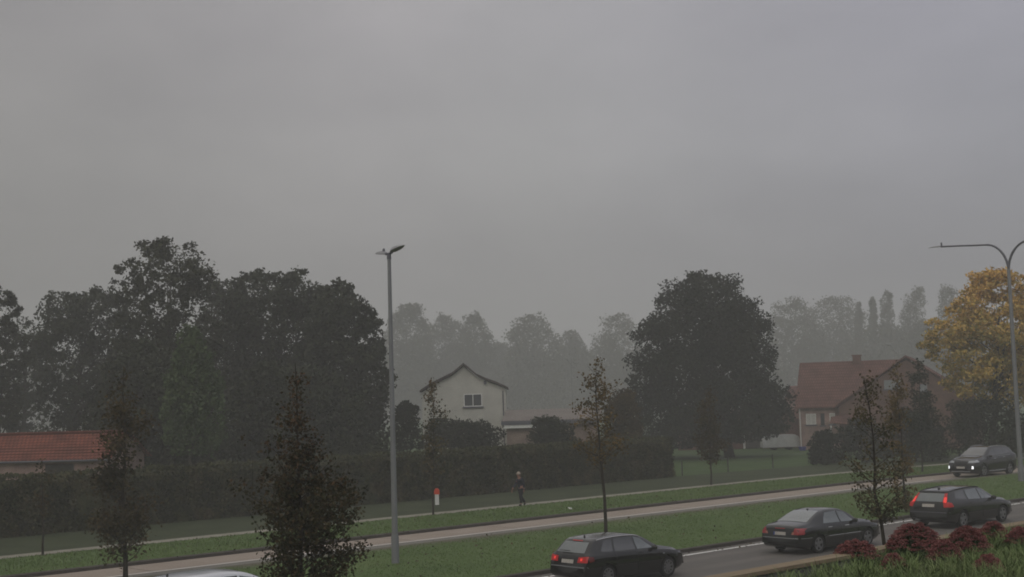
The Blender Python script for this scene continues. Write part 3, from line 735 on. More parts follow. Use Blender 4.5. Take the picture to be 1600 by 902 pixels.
# big round tree
tree('maple_tree', 'large dense round-crowned dark green tree between the hedge and the salmon house', 'tree', 1140, 126,
     [(424,1072,1116),(434,1056,1148),(450,1030,1170),(470,1010,1194),(490,992,1212),(515,978,1226),(545,970,1234),(575,964,1230),(600,962,1244),(625,960,1258),(650,962,1262),(668,966,1256),(684,980,1200),(694,1000,1080)],
     'l_maple', 72000, .30, 210, (.085,.20), .42, 25, fill=.33)
# right side
tree('autumn_tree', 'large orange and yellow autumn tree behind the right street lamp', 'tree', 1548, 108,
     [(421,1530,1580),(432,1510,1615),(450,1500,1640),(470,1478,1655),(492,1445,1665),(512,1426,1670),(540,1432,1675),(565,1450,1675),(590,1462,1668),(612,1485,1650),(628,1510,1620)],
     'l_yellow', 34000, .27, 120, (.10,.22), .28, 26, fill=.12, puffs_flat=.6)
bush('dark rounded bush left of the shrubs by the salmon house', 1284, 106, [(672,1272,1300),(685,1260,1312),(705,1257,1316),(722,1258,1318)], seed=27, n=6000, group='dark bushes beyond the footpath on the right')
bush('dark bush below the porch of the salmon house', 1345, 108, [(652,1325,1360),(668,1312,1380),(690,1306,1392),(716,1306,1400)], seed=28, n=7000, group='dark bushes beyond the footpath on the right')
bush('dark bush between the thin young trees and the oncoming car', 1430, 107, [(638,1405,1450),(655,1385,1475),(685,1378,1490),(712,1380,1495)], seed=29, n=9000, npuff=55, group='dark bushes beyond the footpath on the right')
bush('biggest dark bush under the autumn tree at the right edge', 1535, 106, [(622,1495,1570),(636,1472,1600),(665,1462,1625),(705,1462,1640)], seed=30, n=12000, npuff=70, group='dark bushes beyond the footpath on the right')

# distant trees in the mist
def soft(rows, g=1.12):
    n = len(rows)
    return [(y, (a+b)/2 - (b-a)/2*(g if i > 1 else .9), (a+b)/2 + (b-a)/2*(g if i > 1 else .9)) for i, (y, a, b) in enumerate(rows)]
far = [
 ('hazy tree just right of the tall lamp post', 632, 285, [(470,620,665),(485,606,668),(520,600,672),(570,598,675),(640,600,680)]),
 ('hazy round tree left above the cream house', 695, 300, [(488,682,705),(500,672,722),(530,665,735),(580,662,740),(640,660,740)]),
 ('hazy tree directly above the ridge of the cream house', 742, 290, [(487,728,752),(500,718,765),(530,712,770),(580,712,780),(640,715,785)]),
 ('low hazy tree in the dip right of the cream house ridge', 780, 320, [(532,768,795),(550,760,805),(600,755,810),(645,755,815)]),
 ('hazy tree with two heads in the middle of the distance', 828, 280, [(487,815,840),(498,802,862),(520,795,870),(560,790,875),(600,788,880),(645,788,885)]),
 ('lower hazy tree right of the two-headed one', 890, 300, [(513,880,900),(525,868,915),(560,862,925),(610,860,930),(650,860,935)]),
 ('hazy tree left behind the big round tree', 955, 290, [(486,960,985),(500,938,1000),(530,925,1010),(580,920,1020),(650,918,1020)]),
 ('hazy tree emerging right of the big round tree', 1230, 290, [(464,1228,1258),(476,1205,1270),(500,1195,1280),(560,1190,1290),(630,1190,1290)]),
 ('hazy broad tree above the salmon house roof', 1300, 300, [(458,1290,1330),(470,1266,1345),(500,1255,1360),(560,1250,1365),(620,1250,1370)]),
 ('misty low wood tree behind the chimney', 1375, 280, [(505,1345,1410),(520,1325,1440),(560,1320,1455),(620,1320,1455)]),
 ('misty tree filling the gap left of the cream house', 655, 320, [(520,640,675),(545,625,690),(600,620,700),(650,615,700)]),
 ('broad low misty tree right of the cream house chimney side', 800, 330, [(560,780,840),(580,765,860),(610,760,880),(650,755,890)]),
 ('misty tree beside the orange tree', 1440, 270, [(500,1425,1470),(520,1410,1490),(570,1405,1500),(630,1405,1510)]),
]
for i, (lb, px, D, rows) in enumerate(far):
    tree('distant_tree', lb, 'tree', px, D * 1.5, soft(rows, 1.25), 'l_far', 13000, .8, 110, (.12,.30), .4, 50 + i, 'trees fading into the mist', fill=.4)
for i, (lb, px, D, rows) in enumerate([
 ('shortest misty poplar at the left of the row', 1341, 310, [(468,1338,1345),(485,1335,1348),(520,1334,1349),(600,1334,1350)]),
 ('slim misty poplar second from the left', 1364, 305, [(464,1361,1368),(478,1357,1371),(510,1355,1373),(600,1355,1374)]),
 ('misty poplar third from the left, rounded top', 1385, 300, [(452,1381,1390),(465,1374,1396),(490,1372,1400),(600,1372,1401)]),
 ('tallest misty poplar, double width', 1426, 300, [(443,1433,1446),(458,1416,1448),(480,1405,1449),(520,1402,1452),(600,1402,1452)]),
 ('misty poplar half hidden by the orange tree', 1480, 295, [(444,1472,1484),(458,1464,1500),(485,1460,1506),(600,1458,1510)])]):
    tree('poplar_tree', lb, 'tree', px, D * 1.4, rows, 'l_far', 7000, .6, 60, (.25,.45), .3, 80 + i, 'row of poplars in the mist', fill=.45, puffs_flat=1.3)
# far-off wood closing the horizon
rngw = np.random.default_rng(9); nW = 60000; x = rngw.uniform(-260, 260, nW); hgt = 24 + 3*np.sin(x*.11) + 2*np.sin(x*.31+1) + 2*np.sin(x*.9)
y = 500 + rngw.normal(size=nW)*7; z = rngw.random(nW) ** .8 * hgt
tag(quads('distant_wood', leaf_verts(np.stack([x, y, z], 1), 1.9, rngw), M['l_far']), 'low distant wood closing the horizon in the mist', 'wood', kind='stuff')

# young street trees
young_tree('nearest young tree at bottom left with dark leaves and rusty red tip', 462, 25,
    [(560,458,466),(580,455,471),(600,450,478),(640,441,490),(680,430,505),(720,412,528),(760,395,560),(800,380,582),(840,378,580),(880,392,556),(902,402,545),(960,420,520)],
    'l_young', 13500, .068, 120, .055, 101, spread=.08, wild=7)
young_tree('slender brownish young tree left of the nearest one', 196, 44.5,
    [(575,188,196),(600,170,212),(640,160,232),(680,155,240),(720,150,240),(760,140,238),(800,140,236),(840,150,232),(868,165,222)],
    'l_brown', 4200, .13, 70, .085, 102, spread=.17, basept=gp(196, 912, .1))
young_tree('tall bare-stemmed young tree behind the black hatchback', 938, 55,
    [(558,924,938),(575,910,952),(600,898,960),(630,896,962),(655,898,966),(690,902,972),(722,920,958)],
    'l_youngy', 1700, .12, 52, .075, 103, spread=.13, wild=4, basept=gp(947, 840, .1))
young_tree('small conical young tree beside the red and white marker post', 677, 69,
    [(588,674,680),(610,664,692),(650,656,700),(690,652,704),(725,658,698),(750,668,688)],
    'l_youngg', 1300, .14, 40, .05, 104, spread=.13, basept=gp(677, 805, .1))
young_tree('conical rusty young tree in front of the big round tree', 1110, 86,
    [(600,1104,1112),(625,1096,1120),(655,1088,1132),(680,1084,1136),(700,1088,1132),(716,1098,1124)],
    'l_brown', 2600, .17, 50, .06, 105, spread=.16, basept=gp(1111, 758, .1))
young_tree('nearest right young tree rising from the red flower bed edge', 1378, 31,
    [(585,1345,1356),(610,1335,1372),(640,1338,1385),(680,1330,1400),(720,1320,1415),(760,1308,1420),(785,1325,1412),(800,1355,1395)],
    'l_younggy', 1900, .07, 60, .065, 106, spread=.08, wild=6)
young_tree('thin brown young tree between the grass strip roads on the right', 1414, 64,
    [(572,1398,1404),(600,1386,1416),(640,1382,1424),(690,1384,1432),(740,1388,1434),(790,1398,1430)],
    'l_youngy', 2200, .13, 50, .06, 107, spread=.13, basept=gp(1416, 800, .1))
young_tree('dark conical young tree behind the thin brown one', 1438, 92,
    [(560,1431,1437),(585,1422,1448),(620,1414,1462),(660,1412,1466),(690,1420,1458)],
    'l_bush', 2600, .18, 50, .06, 108, spread=.16, basept=gp(1441, 738, .1))
young_tree('faint low sapling standing near the left hedge', 66, 60,
    [(720,62,70),(745,52,80),(775,50,84),(800,56,78)],
    'l_brown', 300, .12, 16, .05, 109, spread=.12, basept=gp(67, 868, .1))

# ---------------------------------------------------------------- street lamps
def lamp_pole(root, h, r0, r1, m='galv'):
    mb = MB(); n = 8
    mb.tube([(0, 0, h*i/n) for i in range(n+1)], [r0 + (r1-r0)*i/n for i in range(n+1)], 14)
    mb.build('pole', M[m], root, smooth=True)
    mb = MB(); mb.tube([(0,0,-.05),(0,0,.9),(0,0,1.0)], [r0*1.22, r0*1.2, r0*1.02], 14); mb.build('base_sleeve', M[m], root, smooth=True)
lb = gp(618, 880, .1); r = empty('street_lamp', lb); tag(r, 'tall tapered grey street lamp with two flat heads on the grass strip', 'street lamp')
HL = dp(607, 401, lb.y).z - lb.z
lamp_pole(r, HL, .115, .065)
mb = MB(); mb.tube([(0,0,HL-.1),(0,0,HL+.12)], [.085,.07], 12); mb.build('collar', M['galvdark'], r, smooth=True)
def head(sgn, ln, tilt, z0, off):
    d = NV * sgn; up = Vector((0, 0, 1)); f = (d * cos(tilt) + up * sin(tilt)); sd_ = Vector((-d.y, d.x, 0)); u2 = f.cross(sd_) if f.cross(sd_).z > 0 else -f.cross(sd_)
    o = Vector((0, 0, z0))
    mb = MB(); mb.tube([o, o + d*.18 + up*.03, o + f*off], [.045, .045, .05], 8); mb.build('bracket', M['galvdark'], r, smooth=True)
    V = []; prof = [(0, .08, .05), (.12, .15, .10), (.4, .17, .12), (.7, .14, .08), (1.0, .05, .02)]
    for s_, wd, th in prof:
        c = o + f*(off + ln*s_)
        for a, b in ((-1, 0), (-.75, .8), (0, 1), (.75, .8), (1, 0)): V.append(c + sd_*wd*a + u2*th*b)
    F = []
    for i in range(4):
        for k in range(4): q = i*5+k; F.append((q, q+1, q+6, q+5))
        F.append((i*5, i*5+5, i*5+9, i*5+4))
    F += [(0,1,2,3,4), (24,23,22,21,20)]
    mb = MB(); mb.add(V, F); ho = mb.build('lamp_head', M['lamphead'], r, smooth=True, angle=60)
    V = []
    for s_, wd in ((.15, .12), (.5, .14), (.85, .08)):
        c = o + f*(off + ln*s_) - u2*.006; V += [c - sd_*wd, c + sd_*wd]
    mb = MB(); mb.add(V, [(0,1,3,2), (2,3,5,4)]); mb.build('glass_panel', M['lampglass'], ho)
head(1, .62, radians(6), HL + .08, .16); head(-1, .72, radians(14), HL + .10, .16)
mb = MB(); q = Vector((0,0,HL+.12)) + NV*.3; mb.tube([q, q+Vector((0,0,.14)), q+Vector((0,0,.2))], [.045,.05,.03], 8); mb.build('sensor', M['galvdark'], r, smooth=True)

# right lamp with two curved arms
lb = gp(1596, 752, .1); r = empty('street_lamp', lb); tag(r, 'very tall street lamp with two long curved arms at the right edge', 'street lamp')
DR = lb.y; HF = dp(1577, 428, DR).z + .2
lamp_pole(r, HF, .15, .10, 'galv')
for sgn in (1, -1):
    P = []; d = NV*sgn; k = 12
    for i in range(k+1):
        a = (pi/2)*i/k; P.append(Vector((0,0,HF-.15)) + d*(1.55*(1-cos(a)))*.9 + Vector((0,0,1.75*sin(a))))
    e = P[-1]
    P += [e + d*.8 + Vector((0,0,.05)), e + d*1.7 + Vector((0,0,.12)), e + d*2.95 + Vector((0,0,.2))]
    P = [Vector((0,0,HF-.6))] + P
    mb = MB(); mb.tube(P, [.075]*8 + [.065]*5 + [.055]*(len(P)-13), 10); mb.build('arm', M['galvdark'], r, smooth=True)
    e2 = P[-1]; sd_ = Vector((-d.y, d.x, 0)); mb = MB(); V = []
    for s_, wd, th in ((0,.06,.05),(.12,.13,.08),(.5,.14,.06),(.85,.05,.02)):
        c = e2 + d*s_
        for a, b in ((-1,0),(-.6,1),(.6,1),(1,0)): V.append(c + sd_*wd*a + Vector((0,0,th*b)))
    F = [];
    for i in range(3):
        for kk in range(3): q = i*4+kk; F.append((q,q+1,q+5,q+4))
        F.append((i*4, i*4+4, i*4+7, i*4+3))
    F += [(0,1,2,3),(15,14,13,12)]
    mb.add(V, F); mb.build('lamp_head', M['lamphead'], r, smooth=True, angle=60)
    mb = MB(); q = e2 - d*.05; mb.tube([q, q+Vector((0,0,.2)), q+Vector((0,0,.27))], [.05,.06,.03], 8); mb.build('sensor', M['galvdark'], r, smooth=True)
# two pale lamps far behind
b_ = base_at(1413, 175); r = empty('street_lamp', b_); tag(r, 'small pale curved street lamp showing above the salmon house roof', 'street lamp')
h1 = dp(1412, 560, 175).z
mb = MB(); mb.tube([(0,0,0),(0,0,h1)], [.12,.09], 8); mb.build('pole', M['farlamp'], r, smooth=True)
q = dp(1391, 539, 175); mb = MB(); mb.tube([(0,0,h1-.05), (-.25,0,h1+.6), (-.8,0,h1+1.2), (q.x-b_.x, 0, q.z)], [.09,.08,.07,.07], 8); mb.build('arm', M['farlamp'], r, smooth=True)
mb = MB(); e = Vector((q.x-b_.x, 0, q.z)); mb.tube([e+Vector((.1,0,-.02)), e+Vector((-.3,0,.06)), e+Vector((-.7,0,.12))], [.08,.15,.05], 8); mb.build('lamp_head', M['farlamp'], r, smooth=True)
b_ = base_at(897, 175); r = empty('street_lamp', b_); tag(r, 'faint pale street lamp in the mist between the cream house and the round tree', 'street lamp')
q = dp(896, 560, 175); h1 = q.z
mb = MB(); mb.tube([(0,0,0),(0,0,h1)], [.11,.07], 8); mb.build('pole', M['farlamp'], r, smooth=True)
for sg in (-1, 1):
    mb = MB(); mb.tube([(0,0,h1-.6+.3*sg),(sg*.5,0,h1-.35-.3*sg),(sg*.95,0,h1-.25-.3*sg)], [.06,.13,.04], 8); mb.build('lamp_head', M['farlamp'], r, smooth=True)

# marker post
b_ = gp(683, 789, .1); r = empty('marker_post', b_); tag(r, 'short white marker post with a bright red cap in front of the hedge', 'marker post')
mb = MB(); mb.box(-.11, .11, -.05, .05, .0, .58); mb.build('post', M['white'], r)
mb = MB(); mb.prism([(-.15,.58),(.15,.58),(.15,.78),(.07,.9),(-.07,.9),(-.15,.78)], -.08, .08); mb.build('cap', M['red'], r)

# ---------------------------------------------------------------- cars
def pchip(xs, ys, x):
    xs = np.array(xs, float); ys = np.array(ys, float); h = np.diff(xs); d = np.diff(ys)/h; m = np.zeros(len(xs))
    for i in range(1, len(xs)-1):
        if d[i-1]*d[i] > 0: m[i] = 2*d[i-1]*d[i]/(d[i-1]+d[i])
    m[0] = d[0]; m[-1] = d[-1]
    i = int(min(max(np.searchsorted(xs, x) - 1, 0), len(h)-1)); t = (x - xs[i])/h[i]
    return float((2*t**3-3*t**2+1)*ys[i] + (t**3-2*t**2+t)*h[i]*m[i] + (-2*t**3+3*t**2)*ys[i+1] + (t**3-t**2)*h[i]*m[i+1])
def car(name, label, spec, pos, ang, scale=1.0, group='cars driving on the two roads'):
    """local x forward, y left; spec['top'] = roof profile along x"""
    root = empty(name, pos, ang); root.scale = (scale,)*3; tag(root, label, 'car', group)
    L2, W = spec['L']/2, spec['W']/2; top = spec['top']; belt = spec['belt']; roofw = spec['roofw']
    xs = sorted(set([round(p[0], 3) for p in top] + [round(-L2 + spec['L']*i/46, 3) for i in range(47)]))
    xs = [x for i, x in enumerate(xs) if i == 0 or x - xs[i-1] > .012]
    rings = []
    for x in xs:
        zt = pchip([p[0] for p in top], [p[1] for p in top], x)
        fe = max(0, (x - (L2-.75))/.75); re = max(0, (-x - (L2-.55))/.55)
        ww = W*(1 - spec.get('fa', .20)*fe**2.6 - spec.get('ra', .15)*re**2.6)
        zb = .19 + .10*fe**2 + .12*re**2
        zbe = min(pchip([p[0] for p in belt], [p[1] for p in belt], x), zt - .045)
        wr = pchip([p[0] for p in roofw], [p[1] for p in roofw], x) * ww
        g = max(0.0, zt - zbe); e = min(.07, g*.5)
        K = [(0,zb),(.6*ww,zb),(.88*ww,zb),(.955*ww,zb+.07),(.985*ww,max(zb+.12,.40)),(1.0*ww,.55 if zbe > .66 else zbe-.12),(.995*ww,zbe-.14 if zbe > .8 else zbe-.07),(.975*ww,zbe-.05),
             (.945*ww,zbe),(wr + (.93*ww-wr)*.5, zbe + (zt-e-zbe)*.5),(wr+.025,zt-e),(wr-.015,zt-e*.45),(wr*.9,zt-e*.12),(wr*.6,zt),(wr*.3,zt+.008),(0,zt+.01)]
        K = [K[0]] + [(a, max(b, zb + .001*i)) for i, (a, b) in enumerate(K[1:])]
        rings.append([(x, a, b) for a, b in K] + [(x, -a, b) for a, b in K[-2:0:-1]])
    n = len(rings[0]); V = [v for r_ in rings for v in r_]
    F = [(i*n+k, i*n+(k+1) % n, (i+1)*n+(k+1) % n, (i+1)*n+k) for i in range(len(rings)-1) for k in range(n)]
    # end caps as fans
    for i0, rev in ((0, True), (len(rings)-1, False)):
        c = len(V); m_ = rings[i0]; V.append((m_[0][0] + (-.02 if rev else .02), 0, (m_[0][2]+m_[15][2])/2))
        for k in range(n):
            f = (c, i0*n+k, i0*n+(k+1) % n); F.append(f if rev else f[::-1])
    mb = MB(); mb.add(V, F); body = mb.build('body', M[spec['paint']], root, smooth=True, angle=26)
    solid = BVHTree.FromPolygons([Vector(v) for v in V], F)
    # wheel arches
    wx = spec['wheels']; WR = spec.get('wr', .32); dg = bpy.context.evaluated_depsgraph_get
    cut = MB()
    for x in wx:
        for sg in (-1, 1):
            cut.lathe([(.001, -.18), (WR+.055, -.18), (WR+.055, .2), (.001, .2)], (x, sg*(W-.06), WR), 'y', 28)
    co = cut.build('cutter', M['plastic'], root)
    body.data.materials.append(M['plastic'])
    co.data.materials.clear(); co.data.materials.append(M['plastic'])
    md = body.modifiers.new('b', 'BOOLEAN'); md.object = co; md.operation = 'DIFFERENCE'; md.solver = 'EXACT'; md.material_mode = 'TRANSFER'
    bpy.context.view_layer.update()
    try:
        nm = bpy.data.meshes.new_from_object(body.evaluated_get(dg()))
        if len(nm.polygons) > 200:
            body.modifiers.clear(); body.data = nm; nm.name = 'body'; nm.set_sharp_from_angle(angle=radians(26))
        else: body.modifiers.clear()
    except Exception: body.modifiers.clear()
    bpy.data.objects.remove(co)
    # projected patches
    def patch(pname, quad, axis, sgn, m, parent=root, off=.007, nu=10, nv=5, mir=False, thick=0):
        """quad: four corners in the plane seen along the axis"""
        allV = []; allF = []
        for sy in ((1, -1) if mir else (1,)):
            g_ = []
            for i in range(nu+1):
                for j in range(nv+1):
                    u_, v_ = i/nu, j/nv
                    a = [ (quad[0][k]*(1-u_) + quad[1][k]*u_)*(1-v_) + (quad[3][k]*(1-u_) + quad[2][k]*u_)*v_ for k in (0,1)]
                    if axis == 'y': o = Vector((a[0], sgn*2, a[1])); d_ = Vector((0,-sgn,0))
                    elif axis == 'x': o = Vector((sgn*4, a[0]*sy, a[1])); d_ = Vector((-sgn,0,0))
                    else: o = Vector((a[0], a[1]*sy, 3)); d_ = Vector((0,0,-1))
                    h_ = solid.ray_cast(o, d_)
                    if h_[0] is None: g_.append(None)
                    else:
                        nn = h_[1] if h_[1].dot(d_) < 0 else -h_[1]
                        g_.append(h_[0] + (nn*.4 - d_*.6).normalized()*off)
            b0 = len(allV); idx = {}
            for q_, p_ in enumerate(g_):
                if p_ is not None: idx[q_] = len(allV); allV.append(p_)
            for i in range(nu):
                for j in range(nv):
                    f = (i*(nv+1)+j, (i+1)*(nv+1)+j, (i+1)*(nv+1)+j+1, i*(nv+1)+j+1)
                    if all(q_ in idx for q_ in f): allF.append(tuple(idx[q_] for q_ in f))
        me = bpy.data.meshes.new(pname); me.from_pydata(allV, [], allF); me.update(); me.shade_smooth()
        return link(pname, me, M[m], parent)
    for it in spec['patches']:
        nm_, quad, axis, sgn, m = it[:5]; kw = it[5] if len(it) > 5 else {}
        if axis == 'y' and sgn == 0:
            for sg in (1, -1): patch(nm_, quad, 'y', sg, m, **kw)
        elif kw.get('pair'):
            kw = {k: v for k, v in kw.items() if k != 'pair'}
            patch(nm_, quad, axis, sgn, m, **kw); patch(nm_, [(-a, b) for a, b in quad], axis, sgn, m, **kw)
        else: patch(nm_, quad, axis, sgn, m, **kw)
    for x, za, zb_ in spec.get('seams', ()):
        for sg in (1, -1): patch('door_seam', [(x, za), (x+.018, za), (x+.018, zb_), (x, zb_)], 'y', sg, 'rubber', off=.004, nu=1, nv=8)
    # wheels
    for x in wx:
        for sg in (-1, 1):
            yo = sg*(W - .03)
            e = MB(); s_ = sg
            e.lathe([(WR*.66, -.19*s_), (WR*.9, -.19*s_), (WR, -.15*s_), (WR, -.04*s_), (WR*.93, 0), (WR*.70, .0), (WR*.66, -.03*s_)], (x, yo, WR), 'y', 28)
            wo_ = e.build('wheel', M['rubber'], root, smooth=True)
            rm_ = MB(); rm_.lathe([(WR*.70, -.008*s_), (WR*.63, -.006*s_), (WR*.60, -.07*s_), (.01, -.09*s_)], (x, yo, WR), 'y', 28)
            ro = rm_.build('rim_well', M['plastic'], wo_, smooth=True)
            sp_ = MB(); sp_.lathe([(WR*.69, -.012*s_), (WR*.69, -.002*s_), (WR*.60, -.004*s_), (WR*.60, -.03*s_)], (x, yo, WR), 'y', 28)
            for k in range(spec.get('spokes', 5)):
                a = 2*pi*k/spec.get('spokes', 5) + .3; ca, sa = cos(a), sin(a); wd = spec.get('spw', .045)
                V4 = []
                for r0_, w0 in ((.03, wd*.9), (WR*.64, wd*.75)):
                    for yy in (-.012, -.05):
                        for q in (-1, 1): V4.append((x + ca*r0_ - sa*w0*q, yo + yy*s_, WR + sa*r0_ + ca*w0*q))
                sp_.add(V4, [(0,1,5,4),(2,6,7,3),(0,4,6,2),(1,3,7,5),(0,2,3,1),(4,5,7,6)])
            sp_.lathe([(.001, -.008*s_), (.06, -.01*s_), (.065, -.04*s_)], (x, yo, WR), 'y', 12)
            sp_.build('rim', M['rim'], wo_, smooth=True, angle=30)
    # mirrors
    mx, mz = spec['mirror']
    for sg in (-1, 1):
        h_ = solid.ray_cast(Vector((mx, sg*2, mz)), Vector((0, -sg, 0)))[0]
        e = MB(); V8 = []
        y0 = h_.y
        prof_ = [(0, .02, .05), (.06, .05, .07), (.14, .06, .085), (.2, .035, .05)]
        for dy, dx_, dz_ in prof_:
            for a in range(8): V8.append((mx + .03 + cos(2*pi*a/8)*dx_, y0 + sg*dy, mz + .04 + sin(2*pi*a/8)*dz_))
        F8 = [(i*8+a, i*8+(a+1) % 8, (i+1)*8+(a+1) % 8, (i+1)*8+a) for i in range(3) for a in range(8)] + [tuple(range(24, 32))]
        e.add(V8, F8); e.build('mirror', M[spec['paint']], root, smooth=True)
    for bar in spec.get('bars', []):    # name, [points (x,z)], radius, material: along both sides
        for sg in (-1, 1):
            P = []
            for x, z in bar[1]:
                if z is None:
                    yy = bar[4]; h_ = solid.ray_cast(Vector((x, sg*yy, 3)), Vector((0,0,-1)))[0]; P.append(h_ + Vector((0,0,bar[5])) if h_ else None)
                else:
                    h_ = solid.ray_cast(Vector((x, sg*2, z)), Vector((0,-sg,0)))[0]; P.append(h_ + Vector((0,sg*bar[2]*.5,0)) if h_ else None)
            P = [p for p in P if p is not None]
            if len(P) > 1: e = MB(); e.tube(P, bar[2], 6); e.build(bar[0], M[bar[3]], root, smooth=True)
    for nm_, bxs, m in spec.get('boxes', []):
        e = MB()
        for b_ in bxs: e.box(*b_)
        e.build(nm_, M[m], root)
    return root

def side_glass(front, mid, rear, z0, zt):
    """list of side panes given as quads (x,z)"""
    return []
HEAD = atan2(U.y, U.x) - radians(3.5)
# hatchback
hatch = dict(seams=((-.05,.34,0.9199999999999999),(.95,.34,0.8799999999999999),(-.93,.62,0.94)), L=4.29, W=1.77, paint='black', wheels=(-1.27, 1.31), wr=.315, mirror=(.62, .93), spokes=9, spw=.03,
  top=[(-2.145,.52),(-2.13,.68),(-2.10,.80),(-2.04,.94),(-1.98,1.0),(-1.72,1.27),(-1.62,1.345),(-1.45,1.385),(-.9,1.425),(-.3,1.43),(.15,1.39),(.5,1.27),(1.02,1.0),(1.25,.955),(1.75,.86),(2.0,.76),(2.1,.66),(2.145,.5)],
  belt=[(-2.15,.94),(-1.2,.955),(0,.925),(1.0,.88),(2.15,.72)],
  roofw=[(-2.15,.80),(-1.95,.80),(-1.6,.68),(-1,.68),(0,.68),(.5,.70),(1.02,.80),(1.5,.80),(2.15,.70)],
  bars=[('roof_rail', [(x, None) for x in (-1.5,-1.2,-.8,-.4,0,.25)], .016, 'chrome', .60, .012)],
  patches=[
   ('rear_window', [(-.60,1.0),(.60,1.0),(.52,1.29),(-.52,1.29)], 'x', -1, 'carglasslight', dict(nu=14, nv=8)),
   ('windscreen', [(1.0,-.62),(1.0,.62),(.42,.54),(.42,-.54)], 'z', 1, 'carglass', dict(nu=14, nv=8)),
   ('side_window', [(.0,.97),(.72,.955),(.28,1.27),(.0,1.335)], 'y', 0, 'carglasslight'),
   ('side_window', [(-.95,.985),(-.06,.97),(-.06,1.34),(-.85,1.34)], 'y', 0, 'carglass'),
   ('side_window', [(-1.5,1.02),(-1.02,.99),(-.92,1.33),(-1.25,1.32)], 'y', 0, 'carglass'),
   ('tail_light', [(.42,.73),(.80,.74),(.80,.92),(.44,.89)], 'x', -1, 'taillit', dict(pair=True)),
   ('tail_light', [(-2.0,.74),(-1.83,.78),(-1.84,.90),(-2.0,.92)], 'y', 0, 'taildark'),
   ('lit_bulb', [(.54,.79),(.62,.79),(.62,.86),(.54,.86)], 'x', -1, 'tailhot', dict(pair=True, off=.012, nu=3, nv=3)),
   ('brake_light', [(-.22,1.315),(.22,1.315),(.22,1.335),(-.22,1.335)], 'x', -1, 'taillit', dict(off=.012)),
   ('number_plate', [(-.26,.70),(.26,.70),(.26,.81),(-.26,.81)], 'x', -1, 'plate', dict(nu=6, nv=2, off=.012)),
   ('bumper_trim', [(-.82,.585),(.82,.585),(.80,.62),(-.80,.62)], 'x', -1, 'galv', dict(nu=16, nv=2, off=.014)),
   ('headlight', [(.42,.60),(.78,.62),(.74,.72),(.44,.70)], 'x', 1, 'headlight', dict(pair=True)),
   ('grille', [(-.35,.42),(.35,.42),(.35,.70),(-.35,.70)], 'x', 1, 'plastic'),
   ('door_handle', [(-.02,.84),(.16,.84),(.16,.865),(-.02,.865)], 'y', 0, 'plastic', dict(off=.02, nu=3, nv=1)),
   ('indicator', [(1.05,.74),(1.13,.74),(1.13,.76),(1.05,.76)], 'y', 0, 'headlight', dict(off=.01, nu=2, nv=1)),
  ],
  boxes=[('wiper', [(-2.04,-2.01,-.02,.42,1.045,1.065)], 'plastic'), ('aerial', [(-1.42,-1.38,-.015,.015,1.38,1.46)], 'plastic')])
